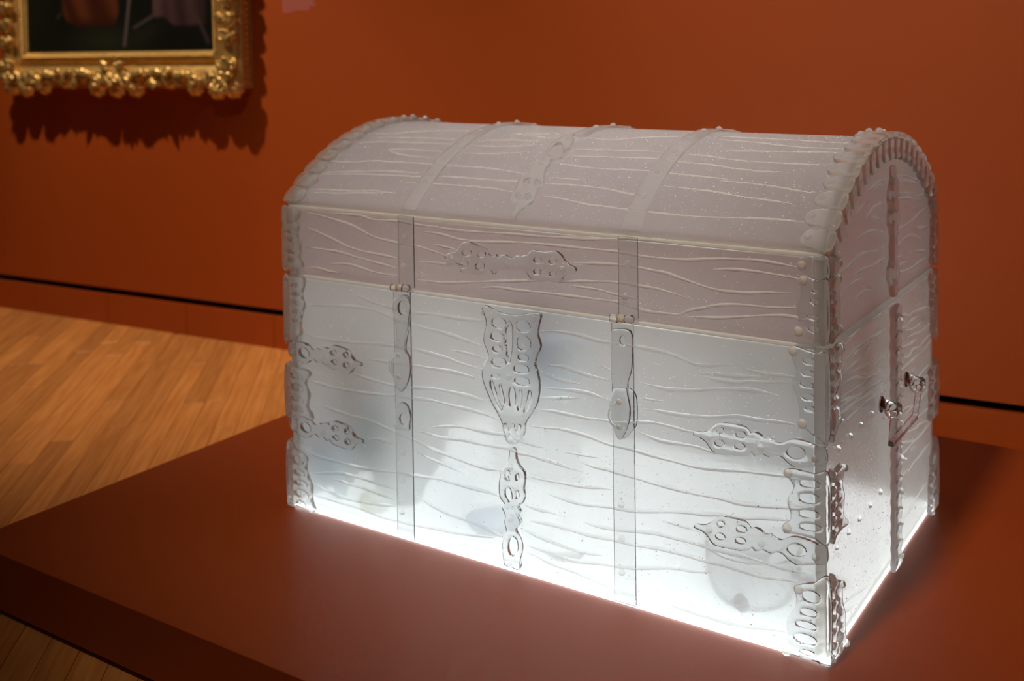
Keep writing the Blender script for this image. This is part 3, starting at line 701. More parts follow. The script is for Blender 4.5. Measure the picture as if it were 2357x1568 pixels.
# --- corner brackets, one leaf on each face
def leaf_fn(corner, face):
    # d = distance from the corner along the face, z, h
    if corner == 'fr': return (lambda d, z, h: Vector((1-d, -h, max(z, 0.0048)))) if face == 0 else (lambda d, z, h: Vector((1+h, d, max(z, 0.0048))))
    if corner == 'fl': return (lambda d, z, h: Vector((d, -h, max(z, 0.0048)))) if face == 0 else (lambda d, z, h: Vector((-h, d, max(z, 0.0048))))
    if corner == 'br': return (lambda d, z, h: Vector((1-d, D+h, max(z, 0.0048)))) if face == 0 else (lambda d, z, h: Vector((1+h, D-d, max(z, 0.0048))))
def bracket(key, corner, th=0.0088):
    o, h, r = orn(key)
    xr = max(p[0] for p in o)
    root = empty('corner_bracket', {'fr': (1, 0, 0.0), 'fl': (0, 0, 0.0), 'br': (1, D, 0.0)}[corner] )
    root.parent = chest; root.matrix_parent_inverse = WORLD[chest.name].inverted()
    for face in (0, 1):
        e = -0.0078 if face == 0 else 0.0008
        loc = lambda u: (xr-u) if (xr-u) > 0.0025 else e
        oo = [(loc(u), max(v, 0.0052)) for u, v in o]; hh = [[(max(xr-u, 0.0045), v) for u, v in q] for q in h]
        f = leaf_fn(corner, face)
        me = ornament_mesh('leaf', oo, hh, th, 0.0028, f, mat_clear if (face == 0 and corner == 'fr') else mat_clip, 0.0022)
        lf = obj('leaf', me, root)
        nrm = (f(0.1, 0.1, 1.0) - f(0.1, 0.1, 0.0)).normalized()
        for u, v in r:
            tn = corner == 'fr' and face == 0
            rv = obj('rivet', rivet_tan if tn else rivet_me, root, loc=f(xr-u, v, 0.0018+th), rot=nrm.to_track_quat('Z', 'Y').to_euler(), scale=(0.8,)*3 if tn else None)
    return root
for cn in ('fr', 'fl', 'br'):
    for key in ('bracket_low', 'bracket_mid', 'bracket_high', 'bracket_lid', 'bracket_lid_small'): bracket(key, cn)

# --- clips along the two curved lid edges
def tab(w, l, n=7):
    return [(-w, 0), (w, 0), (w, l*0.55)] + [(w*math.cos(math.pi*k/n), l*0.55 + l*0.45*math.sin(math.pi*k/n)) for k in range(1, n)] + [(-w, l*0.55)]
NCL = 19
for end in (1, 0):
    for k in range(NCL):
        s = ARC*(k+0.5)/NCL
        root = empty('edge_clip', arch_pt(float(end), s, 0)); root.parent = chest; root.matrix_parent_inverse = WORLD[chest.name].inverted()
        w = 0.0155; l = 0.036 + 0.004*math.sin(k*1.7)
        out = tab(w, l)
        ext = 0.0085
        o2 = [(a, -ext if b == 0 else b) for a, b in out]
        f1 = (lambda u, v, h, s=s: arch_pt(1-v, s+u, h)) if end else (lambda u, v, h, s=s: arch_pt(v, s+u, h))
        lf = obj('leaf', ornament_mesh('leaf', o2, [], 0.0085, 0.0034, f1, mat_clip, 0.0018), root)
        ve = l - 0.011
        obj('rivet', rivet_me, root, loc=f1(0, ve, 0.0098), rot=arch_n(s).to_track_quat('Z', 'Y').to_euler(), scale=(1.15,)*3)
        # side leaf pointing to the middle of the arch
        l2 = 0.034
        a = s/RC - A0
        c0 = Vector((0, math.sin(a), math.cos(a))); tt = Vector((0, math.cos(a), -math.sin(a)))
        B0 = Vector((0, YC, ZC)) + c0*RC
        sg = 1 if end else -1; X0 = 1.0 if end else 0.0
        f2 = lambda u, v, h, B0=B0, c0=c0, tt=tt: Vector((X0 + sg*h, 0, 0)) + B0 + tt*u - c0*(v+0.001)
        out2 = [(u*(1-0.10*v/l2), v) for u, v in tab(w*0.97, l2)]
        obj('leaf', ornament_mesh('leaf', out2, [], 0.0085, 0.0034, f2, mat_clip, 0.0008), root)
        obj('rivet', rivet_me, root, loc=f2(0, l2-0.008, 0.0089), rot=Vector((sg, 0, 0)).to_track_quat('Z', 'Y').to_euler())

# --- straps and spear over the dome
def strap_arch(x0, x1, s0, s1, riv):
    bm = bmesh.new(); n = 40; rows = []
    lo, hi = 0.0018, 0.0054
    for k in range(n+1):
        s = s0 + (s1-s0)*k/n
        rows.append([bm.verts.new(arch_pt(x, s, h)) for x, h in ((x0, lo), (x0, hi-0.0008), (x0+0.0012, hi), (x1-0.0012, hi), (x1, hi-0.0008), (x1, lo))])
    for a, b in zip(rows[:-1], rows[1:]):
        for i in range(6): bm.faces.new((a[i], b[i], b[(i+1) % 6], a[(i+1) % 6]))
    bm.faces.new(rows[0]); bm.faces.new(rows[-1][::-1])
    ob = obj('strap', bm_mesh('strap', bm, mat_strap, True, 35), chest)
    for s in riv: rivet(arch_pt((x0+x1)/2, s, hi), arch_n(s), ob)
    return ob
rv = [0.072, 0.132, 0.197, 0.257, 0.318, 0.382, 0.445, 0.51, 0.575]
strap_arch(0.2655, 0.2960, 0.008, ARC-0.008, rv)
strap_arch(0.6870, 0.7195, 0.008, ARC-0.008, rv)
strap_arch(0.4790, 0.5080, 0.255, ARC-0.008, [0.318, 0.382, 0.445, 0.51, 0.575])
o, h, r = orn('top_spear')
ts = obj('spear_ornament', ornament_mesh('spear_ornament', o, h, 0.0060, 0.0024, arch_pt, mat_strap, 0.0016, sub=2), chest)
for u, s in r: rivet(arch_pt(u, s, 0.0077), arch_n(s), ts)

# --- right side: spear, centre strap, riveted belt, bail handle
def wavy_strap(y0, y1, z0, z1, notch, n):
    a, b = [], []
    for k in range(n+1):
        z = z0 + (z1-z0)*k/n
        e = notch*math.cos(k*math.pi)
        a.append((y0+e, z)); b.append((y1-e, z))
    return a + b[::-1]
so = [(0.316, 0.4445), (0.340, 0.4445), (0.343, 0.462), (0.352, 0.475), (0.347, 0.495), (0.338, 0.506), (0.340, 0.525), (0.336, 0.540), (0.348, 0.556), (0.352, 0.572), (0.346, 0.588), (0.352, 0.604), (0.344, 0.622), (0.334, 0.634), (0.331, 0.650), (0.3235, 0.654), (0.317, 0.650), (0.315, 0.634), (0.305, 0.622), (0.298, 0.604), (0.303, 0.588), (0.297, 0.572), (0.302, 0.556), (0.313, 0.540), (0.309, 0.525), (0.311, 0.506), (0.300, 0.495), (0.294, 0.475), (0.304, 0.462)]
def el(cx, cz, rx, rz, n=10): return [(cx+rx*math.cos(2*math.pi*k/n), cz+rz*math.sin(2*math.pi*k/n)) for k in range(n)]
hs = [el(0.313, 0.607, 0.0055, 0.0085), el(0.337, 0.607, 0.0055, 0.0085), el(0.313, 0.569, 0.0055, 0.0075), el(0.337, 0.569, 0.0055, 0.0075), el(0.314, 0.478, 0.007, 0.013), el(0.335, 0.478, 0.006, 0.013)]
ob = obj('spear_ornament', ornament_mesh('spear_ornament', so, hs, 0.0085, 0.0034, side_pt, mat_clip, 0.0018), chest)
for u, v in ((0.3245, 0.629), (0.3245, 0.545), (0.3245, 0.522)): rivet(side_pt(u, v, 0.0104), NS, ob)
ob = obj('strap', ornament_mesh('strap', wavy_strap(0.302, 0.347, 0.006, 0.4300, 0.0022, 34), [], 0.0085, 0.0034, side_pt, mat_clip, 0.0055), chest)
for z in (0.3481, 0.2922, 0.2373, 0.1816, 0.1274, 0.0773, 0.0228, 0.403): rivet(side_pt(0.336, z, 0.0142), NS, ob, s=1.1)
for k in range(16):
    z = 0.020 + k*0.026
    pts = [side_pt(0.306 + 0.036*t, z + 0.006*math.sin(t*math.pi), 0.0142) for t in (0, 0.25, 0.5, 0.75, 1)]
    obj('cross_rib', tube_mesh('cross_rib', pts, 0.0021, mat_clip, 6), ob)
for y in (0.052, 0.109, 0.1625, 0.2197, 0.4855, 0.543, 0.590): rivet(side_pt(y, 0.283, 0.0002) if y < 0.58 else side_pt(y-0.012, 0.283, 0.0002), NS, P['side'])
for y in (0.0422, 0.098, 0.151, 0.2071, 0.264, 0.3698, 0.4159, 0.4754, 0.5342): rivet(side_pt(y, 0.1483, 0.0002), NS, P['side'])
hd = empty('bail_handle', (1.0, 0.35, 0.285)); hd.parent = chest; hd.matrix_parent_inverse = WORLD[chest.name].inverted()
for y in (0.253, 0.402):
    pts = [Vector((1.0055, y, 0.290)), Vector((1.014, y, 0.290)), Vector((1.022, y, 0.290)), Vector((1.030, y, 0.290))]
    obj('post', tube_mesh('post', pts, 0.0085, mat_clear, 12, lambda t: 1.25-0.55*t), hd)
    rivet(Vector((1.0302, y, 0.290)), NS, hd, s=1.5)
    lp = [Vector((1.024+0.010*math.cos(a), y+0.003*math.sin(a), 0.283+0.011*math.sin(a))) for a in [2*math.pi*k/16 for k in range(17)]]
    obj('loop', tube_mesh('loop', lp, 0.0036, mat_clear, 7), hd)
    obj('ferrule', dome('ferrule', 0.0135, 0.006, mat_clear), hd, loc=(1.0055, y, 0.290), rot=NS.to_track_quat('Z', 'Y').to_euler())
hA, hB = Vector((1.026, 0.250, 0.284)), Vector((1.020, 0.256, 0.2300))
hC, hD = Vector((1.020, 0.404, 0.2300)), Vector((1.026, 0.410, 0.284))
hp = [hA, hA.lerp(hB, 0.5), hB, hB.lerp(hC, 0.5), hC, hC.lerp(hD, 0.5), hD]
obj('bail', tube_mesh('bail', hp, 0.0058, mat_clear, 4, square=True), hd)

# --- tiny seed bubbles frozen at the surface of the glass
def seeds(name, parent, n, u0, u1, v0, v1, fn, rng, guides, ok=None):
    V, F = [], []
    G = [catmull(dec(l), 0.02) for l in guides]
    for k in range(n):
        if G and rng.random() < 0.35:
            g = rng.choice(G); p = rng.choice(g); u, v = p.x + rng.gauss(0, 0.006), p.y + rng.gauss(0, 0.003)
        else: u, v = rng.uniform(u0, u1), rng.uniform(v0, v1)
        if not (u0 < u < u1 and v0 < v < v1) or (ok and not ok(u, v)): continue
        r = rng.uniform(0.00045, 0.00085)*(1.5 if rng.random() < 0.12 else 1.0)
        b = len(V)
        for j in range(6): V.append(fn(u + r*math.cos(j*math.pi/3), v + r*math.sin(j*math.pi/3), 0.0001))
        for j in range(6): V.append(fn(u + 0.6*r*math.cos(j*math.pi/3), v + 0.6*r*math.sin(j*math.pi/3), r*0.7))
        V.append(fn(u, v, r*0.95))
        for j in range(6):
            F.append((b+j, b+(j+1) % 6, b+6+(j+1) % 6, b+6+j)); F.append((b+6+j, b+6+(j+1) % 6, b+12))
    o = obj(name, make_mesh(name, V, F, mat_seed, True), parent)
    o['kind'] = 'stuff'
mat_seed = principled('seed_bubble', (0.92, 0.90, 0.88), 0.25)
rs_ = random.Random(21)
seeds('seed_bubbles', P['front'], 1300, 0.02, 0.98, 0.012, 0.425, front_pt, rs_, GRAIN_FRONT.split('\n'))
seeds('seed_bubbles', P['lidfront'], 420, 0.02, 0.98, 0.445, 0.553, front_pt, rs_, GRAIN_LID.split('\n'))
seeds('seed_bubbles', P['lidtop'], 2600, 0.03, 0.97, 0.012, 0.36, arch_pt, rs_, GRAIN_TOP.split('\n'))
seeds('seed_bubbles', P['side'], 420, 0.03, 0.59, 0.012, 0.42, side_pt, rs_, GRAIN_SIDE.split('\n'))

# ------------------------------------------------------------------ contents seen blurred through the glass
def lathe(name, prof, mat, seg=28):
    V, F = [], []
    n = len(prof)
    for r, z in prof:
        for j in range(seg):
            a = 2*math.pi*j/seg; V.append((r*math.cos(a), r*math.sin(a), z))
    for i in range(n-1):
        for j in range(seg): F.append((i*seg+j, i*seg+(j+1) % seg, (i+1)*seg+(j+1) % seg, (i+1)*seg+j))
    F.append(tuple(range(seg))[::-1]); F.append(tuple((n-1)*seg+j for j in range(seg)))
    return make_mesh(name, V, F, mat, True)
def smoothprof(pts, step=0.006):
    return [(max(p.x, 0.0004), p.y) for p in catmull([Vector((a, b, 0)) for a, b in pts], step)]
def milk(name, col, rough=0.25, cloud=0.3):
    m, nt, out = new_mat(name)
    p = N(nt, 'BsdfPrincipled'); p.inputs['Base Color'].default_value = (*col, 1); p.inputs['Roughness'].default_value = rough
    p.inputs['Transmission Weight'].default_value = 1.0; p.inputs['IOR'].default_value = 1.12
    t = N(nt, 'BsdfTranslucent'); t.inputs[0].default_value = (*col, 1)
    mx = N(nt, 'MixShader'); mx.inputs[0].default_value = cloud
    nt.links.new(p.outputs[0], mx.inputs[1]); nt.links.new(t.outputs[0], mx.inputs[2]); nt.links.new(mx.outputs[0], out.inputs[0])
    return m
ZC0 = Z0 + 0.0103
m_slate = milk('slate_glass', (0.34, 0.38, 0.39))
m_blue = milk('blue_glass', (0.46, 0.57, 0.69))
m_navy = milk('navy_glass', (0.13, 0.17, 0.23), 0.25, 0.6)
m_cream = milk('cream_glass', (0.90, 0.89, 0.80))
m_pale = milk('pale_glass', (0.93, 0.97, 0.95))
m_brown = milk('brown_glass', (0.42, 0.34, 0.30))
m_grey = milk('grey_glass', (0.985, 0.99, 0.992), 0.12, 0.16)
def vessel(name, label, cat, loc, prof, mat, parts=()):
    if not parts:
        return tag(obj(name, lathe(name, smoothprof(prof), mat), loc=loc), label, cat)
    e = tag(empty(name, loc), label, cat)
    obj('body', lathe('body', smoothprof(prof), mat), e, loc=loc)
    for nm, me, dl, rt in parts: obj(nm, me, e, loc=Vector(loc)+Vector(dl), rot=rt)
    return e
m_stem = milk('stem_glass', (0.99, 0.995, 0.995), 0.05, 0.05)
def goblet(name, label, loc, stem, cup, mat):
    e = tag(empty(name, loc), label, 'vessel')
    obj('stem', lathe('stem', smoothprof(stem), m_stem), e, loc=loc)
    obj('cup', lathe('cup', smoothprof(cup), mat), e, loc=loc)
    return e
jar_ribs = [('rib', tube_mesh('rib', [Vector((0.036*math.cos(a), 0.036*math.sin(a), 0.0)), Vector((0.044*math.cos(a), 0.044*math.sin(a), 0.02)), Vector((0.058*math.cos(a), 0.058*math.sin(a), 0.042))], 0.004, m_cream, 6), (0, 0, 0.002), None) for a in [math.radians(d) for d in (-150, -120, -90, -60, -30)]]
vessel('footed_jar', 'round slate grey vessel on a ribbed foot, blurred behind the left strap', 'vessel', (0.178, 0.107, ZC0+0.001), [(0.034, 0.0), (0.040, 0.02), (0.055, 0.045), (0.076, 0.085), (0.084, 0.13), (0.078, 0.17), (0.055, 0.20), (0.030, 0.212)], m_slate, jar_ribs)
vessel('blue_cup', 'small blurred dark blue vessel low behind the left end of the front', 'vessel', (0.072, 0.052, ZC0+0.0005), [(0.012, 0.0), (0.014, 0.02), (0.024, 0.03), (0.031, 0.050), (0.032, 0.066), (0.026, 0.084), (0.0005, 0.096)], m_blue)
bm = bmesh.new(); box_bm(bm, 0.145, 0.188, 0.020, 0.056, ZC0+0.0005, ZC0+0.034, 0.006, 3)
tag(obj('cream_block', bm_mesh('cream_block', bm, m_cream)), 'small blurred cream block at the bottom behind the left strap', 'block')
bm = bmesh.new(); box_bm(bm, 0.245, 0.43, 0.30, 0.33, ZC0+0.0005, 0.405, 0.004, 2)
tag(obj('tall_slab', bm_mesh('tall_slab', bm, m_pale)), 'tall pale green slab standing blurred behind the lock plate', 'slab')
goblet('blue_goblet', 'blurred blue vessel high behind the front, just right of the lock plate', (0.545, 0.075, ZC0+0.0005), [(0.03, 0.0), (0.026, 0.005), (0.007, 0.012), (0.006, 0.14), (0.007, 0.25), (0.007, 0.263)], [(0.012, 0.265), (0.03, 0.275), (0.05, 0.3), (0.054, 0.33), (0.046, 0.355)], m_blue)
goblet('navy_goblet', 'blurred dark navy vessel above the tip of the upper right spear ornament', (0.805, 0.23, ZC0+0.0005), [(0.03, 0.0), (0.026, 0.005), (0.007, 0.012), (0.006, 0.1), (0.007, 0.19), (0.007, 0.20299999999999999)], [(0.012, 0.205), (0.03, 0.215), (0.044, 0.25), (0.046, 0.285), (0.04, 0.315)], m_navy)
goblet('grey_goblet', 'blurred dark vessel close beside the right front corner brackets', (0.915, 0.205, ZC0+0.0005), [(0.03, 0.0), (0.026, 0.005), (0.007, 0.012), (0.006, 0.1), (0.007, 0.2), (0.007, 0.213)], [(0.012, 0.215), (0.03, 0.225), (0.04, 0.26), (0.042, 0.3), (0.036, 0.33)], m_navy)
bowl = empty('round_bowl', (0.862, 0.088, ZC0+0.0005)); tag(bowl, 'large pale round bowl with a brown mark behind the lower right', 'bowl')
obj('bowl_body', lathe('bowl_body', smoothprof([(0.030, 0.0), (0.055, 0.012), (0.068, 0.040), (0.0705, 0.075), (0.0705, 0.088), (0.067, 0.088), (0.066, 0.074), (0.062, 0.042), (0.045, 0.016), (0.0005, 0.010)]), m_grey), bowl, loc=(0.862, 0.088, ZC0+0.0005))
obj('brown_mark', dome('brown_mark', 0.012, 0.004, m_brown), bowl, loc=(0.868, 0.026, ZC0+0.026), rot=NF.to_track_quat('Z', 'Y').to_euler(), scale=(1, 1.2, 1))
vessel('shallow_dish', 'shallow blue grey dish low behind the front, left of the pendant ornament', 'dish', (0.395, 0.085, ZC0+0.0005), [(0.024, 0.0), (0.040, 0.008), (0.050, 0.022), (0.047, 0.022), (0.036, 0.012), (0.0005, 0.006)], m_blue)

# ------------------------------------------------------------------ framed painting
SL, SR, ZB, ZT = -2.196, -1.302, 0.846, 1.96
RW = 0.119
def wall_rot(extra=0.0):
    Mr = Matrix((ES, Vector((0, 0, 1)), NW)).transposed()
    return (Mr @ Matrix.Rotation(extra, 3, 'Z')).to_euler()
fr = tag(empty('framed_painting', wp((SL+SR)/2, 0, ZB-RW)), 'dark figure painting in an ornate carved gilt frame', 'painting')
# profile: (distance inward from outer edge, height above wall)
prof = [(0.0, 0.002), (0.0, 0.050), (0.004, 0.056), (0.010, 0.058), (0.014, 0.066), (0.022, 0.074), (0.040, 0.078), (0.056, 0.072), (0.062, 0.060), (0.072, 0.052), (0.084, 0.052), (0.092, 0.058), (0.097, 0.058), (0.100, 0.062), (0.112, 0.062), (0.118, 0.054), (RW+0.004, 0.046), (RW+0.004, 0.002)]
OL, OR_, OB, OT = SL-RW, SR+RW, ZB-RW, ZT+RW
def rail(side):
    V, F = [], []
    n = len(prof)
    for end in (0, 1):
        for d, h in prof:
            if side == 'bottom': p = wp(OL+d if end == 0 else OR_-d, h, OB+d)
            elif side == 'top': p = wp(OL+d if end == 0 else OR_-d, h, OT-d)
            elif side == 'left': p = wp(OL+d, h, OB+d if end == 0 else OT-d)
            else: p = wp(OR_-d, h, OB+d if end == 0 else OT-d)
            V.append(p)
    bm = bmesh.new(); vs = [bm.verts.new(v) for v in V]
    for i in range(n): bm.faces.new((vs[i], vs[(i+1) % n], vs[n+(i+1) % n], vs[n+i]))
    bm.faces.new(vs[:n]); bm.faces.new(vs[n:][::-1])
    return obj('rail', bm_mesh('rail', bm, mat_gold), fr)
rails = {s: rail(s) for s in ('bottom', 'left', 'right', 'top')}
def leaf_mesh(name, L, Wd, H, lob, curl):
    nt_, nu = 13, 9; V, F = [], []
    for layer in (0, 1):
        for i in range(nt_):
            t = i/(nt_-1)
            w = Wd*(max(0.0, 1-abs(2*(0.04+t*0.96)-1)**3.2)**0.5)*(0.75+0.35*t)*(1+0.20*math.sin(lob*2*math.pi*t)) + 0.0008
            for j in range(nu):
                u = -1 + 2*j/(nu-1)
                x = L*t; y = w*u
                h = H*(0.35+0.65*math.sin(math.pi*(0.15+0.8*t)))*(1-0.75*u*u) + H*0.28*math.cos(u*math.pi*4)*(1-abs(u)) + curl*H*max(0, t-0.6)**2*6
                V.append((x, y, h if layer else -0.006))
    o = nt_*nu
    for i in range(nt_-1):
        for j in range(nu-1):
            a = i*nu+j
            F.append((o+a, o+a+nu, o+a+nu+1, o+a+1)); F.append((a, a+1, a+nu+1, a+nu))
    for i in range(nt_-1):
        for j in (0, nu-1):
            a, b = i*nu+j, (i+1)*nu+j
            F.append((a, b, o+b, o+a) if j == 0 else (b, a, o+a, o+b))
    for i in (0, nt_-1):
        for j in range(nu-1):
            a, b = i*nu+j, i*nu+j+1
            F.append((a, b, o+b, o+a) if i else (b, a, o+a, o+b))
    return make_mesh(name, V, F, mat_gold, True)
def scroll_mesh(name, R, turns, rad):
    pts = []
    n = 34
    for k in range(n):
        t = k/(n-1); a = turns*2*math.pi*t; r = R*(1-0.80*t)
        pts.append(Vector((r*math.cos(a), r*math.sin(a), 0.010*t)))
    return tube_mesh(name, pts, rad, mat_gold, 7, lambda t: 0.45+0.75*math.sin(math.pi*min(1, 0.15+t*0.75)))
leafA = leaf_mesh('acanthus_leaf', 0.058, 0.020, 0.016, 3, 0.9)
leafB = leaf_mesh('acanthus_leaf', 0.040, 0.0155, 0.014, 2, 0.8)
leafC = leaf_mesh('acanthus_leaf', 0.028, 0.011, 0.011, 2, 0.6)
scrA = scroll_mesh('scroll', 0.026, 1.6, 0.0075)
scrB = scroll_mesh('scroll', 0.017, 1.4, 0.0058)
def shell_mesh(name, R, H, ribs):
    V, F = [], []; nr, na = 6, 49
    for i in range(nr):
        q = i/(nr-1)
        for j in range(na):
            a = 2*math.pi*j/(na-1)
            rr_ = R*q*(1+0.07*math.cos(ribs*a))
            V.append((rr_*math.cos(a), rr_*math.sin(a), H*(1-q*q)*(1+0.25*math.cos(ribs*a)*q) - (0.012 if q == 1 else 0)))
    for i in range(nr-1):
        for j in range(na-1): F.append((i*na+j, (i+1)*na+j, (i+1)*na+j+1, i*na+j+1))
    return make_mesh(name, V, F, mat_gold, True)
shell_me = shell_mesh('shell', 0.032, 0.014, 9)
bead_me = dome('bead', 0.0075, 0.0085, mat_gold, 10, 4)
boss_me = dome('boss', 0.014, 0.016, mat_gold, 14, 5)
def put(me, s, z, n, ang, sc=1.0, flip=1, parent=None):
    e = wall_rot(math.radians(ang))
    o = obj(me.name.split('.')[0], me, parent or fr, loc=wp(s, n, z), rot=e, scale=(sc, sc*flip, sc))
    return o
rf = random.Random(11)
def cartouche(s, z, dirs, parent, big=1.0):
    for a in dirs:
        put(leafA, s, z, 0.074, a, big*rf.uniform(0.85, 1.1)*(0.72 if math.sin(math.radians(a)) < -0.6 else 1.0), 1, parent)
    for a in dirs[::2]:
        put(leafC, s + 0.012*math.cos(math.radians(a)), z + 0.012*math.sin(math.radians(a)), 0.086, a+14, big, 1, parent)
    put(boss_me, s, z, 0.082, 0, big, 1, parent)
# bottom rail
b = rails['bottom']; SC = (SL+SR)/2 + 0.012
zb = OB + 0.036
cartouche(SC, zb, (-150, -122, -96, -70, -42, -18, -165), b, 0.80)
for sg in (-1, 1):
    put(scrA, SC + sg*0.070, zb-0.014, 0.080, 20 if sg > 0 else 160, 0.95, sg, b)
    put(leafB, SC + sg*0.085, zb-0.018, 0.078, -75 if sg > 0 else -105, 0.60, sg, b)
    put(leafA, SC + sg*0.098, zb+0.006, 0.078, 8 if sg > 0 else 172, 1.0, sg, b)
    put(leafB, SC + sg*0.030, zb+0.018, 0.074, 62 if sg > 0 else 118, 1.0, sg, b)
    put(scrB, SC + sg*0.165, zb+0.012, 0.078, -30 if sg > 0 else 210, 1.0, -sg, b)
    put(leafB, SC + sg*0.175, zb-0.006, 0.074, -50 if sg > 0 else -130, 1.0, sg, b)
    put(leafB, SC + sg*0.232, zb+0.010, 0.076, 180-14 if sg > 0 else 14, 1.0, sg, b)
    put(leafC, SC + sg*0.250, zb+0.004, 0.072, -95, 1.0, sg, b)
    put(scrB, SC + sg*0.258, zb+0.016, 0.080, 0, 1.0, sg, b)
    put(leafA, SC + sg*0.285, zb+0.002, 0.076, 6 if sg > 0 else 174, 0.95, sg, b)
    put(leafC, SC + sg*0.300, zb-0.004, 0.074, -60 if sg > 0 else -120, 1.0, sg, b)
    put(scrA, SC + sg*0.378, zb-0.012, 0.080, 30 if sg > 0 else 150, 0.95, -sg, b)
    put(leafB, SC + sg*0.365, zb-0.020, 0.078, -100 if sg > 0 else -80, 0.60, sg, b)
for k in range(33):
    ss_ = OL+0.045 + k*(OR_-OL-0.09)/32
    put(leafC, ss_, OB+0.046 + 0.008*math.sin(k*2.1), 0.071, (-60 if k % 2 else -125) + 25*math.sin(k*1.3), rf.uniform(0.95, 1.25), 1, b)
    put(leafC, ss_+0.008, OB+0.030 + 0.006*math.cos(k*1.7), 0.070, (35 if k % 3 else 150) + 25*math.sin(k*2.3), rf.uniform(0.9, 1.2), 1, b)
for ds, dz, sc in ((-0.092, -0.006, 1.0), (0.0, -0.008, 1.0), (0.092, -0.006, 1.0), (-0.25, 0.012, 0.75), (0.25, 0.012, 0.75), (-0.36, -0.004, 0.9), (0.36, -0.004, 0.9), (0.455, -0.010, 1.0), (-0.455, -0.010, 1.0), (0.52, -0.004, 1.05), (-0.53, -0.004, 1.05)):
    put(shell_me, SC + ds, OB+0.012+dz, 0.066, 30*ds, sc*1.18, 1, b)
put(boss_me, SC, OB+0.078, 0.058, 0, 0.75, 1, b)
put(leafC, SC, OB+0.086, 0.056, 90, 1.0, 1, b); put(leafC, SC, OB+0.070, 0.056, -90, 1.0, 1, b)
# bottom corners
for s, sg, par in ((OL+0.060, -1, rails['left']), (OR_-0.056, 1, rails['right'])):
    z = OB+0.048
    base_dirs = (-45, -75, -15, 15, -105, 45, -135, 75, 110)
    cartouche(s, z, tuple(a if sg > 0 else 180-a for a in base_dirs), par, 0.86)
    put(scrA, s + sg*0.006, z-0.044, 0.078, 60, 0.85, sg, par)
    put(scrB, s + sg*0.040, z+0.030, 0.078, 100, 1.0, -sg, par)
    put(leafB, s + sg*0.010, z-0.020, 0.080, -88, 0.7, sg, par)
# side rails going up
for side, s, sg in (('left', OL+0.040, -1), ('right', OR_-0.038, 1)):
    par = rails[side]; z = OB+0.135; k = 0
    while z < OT-0.12:
        put(leafA, s + sg*0.004, z, 0.076, 80 + 25*(-1)**k, rf.uniform(0.8, 1.0), (-1)**k, par)
        put(scrB, s - sg*0.014*(-1)**k, z+0.030, 0.078, 40*k, 1.0, (-1)**k, par)
        put(leafC, s + sg*0.016*(-1)**k, z+0.024, 0.078, 90 - 50*(-1)**k, 1.0, 1, par)
        put(leafB, s - sg*0.010, z+0.012, 0.074, 95 - 55*(-1)**k, 0.95, 1, par)
        z += 0.062; k += 1
# beads on the outer right side and pearls along the sight edge
for k in range(40):
    z = OB + 0.018 + k*0.0195
    obj('bead', bead_me, rails['right'], loc=wp(OR_, 0.026, z), rot=Vector(ES).to_track_quat('Z', 'Y').to_euler(), scale=(0.9, 0.7, 0.55))
pearl = dome('pearl', 0.0045, 0.0045, mat_gold, 8, 3)
npe = int((SR-SL+0.02)/0.0098)
for k in range(npe):
    obj('pearl', pearl, rails['bottom'], loc=wp(SL-0.008 + k*0.0098, 0.0615, ZB-0.0125), rot=wall_rot())
for k in range(32):
    for s, sd in ((SL-0.0125, 'left'), (SR+0.0125, 'right')):
        obj('pearl', pearl, rails[sd], loc=wp(s, 0.0615, ZB + k*0.0098), rot=wall_rot())
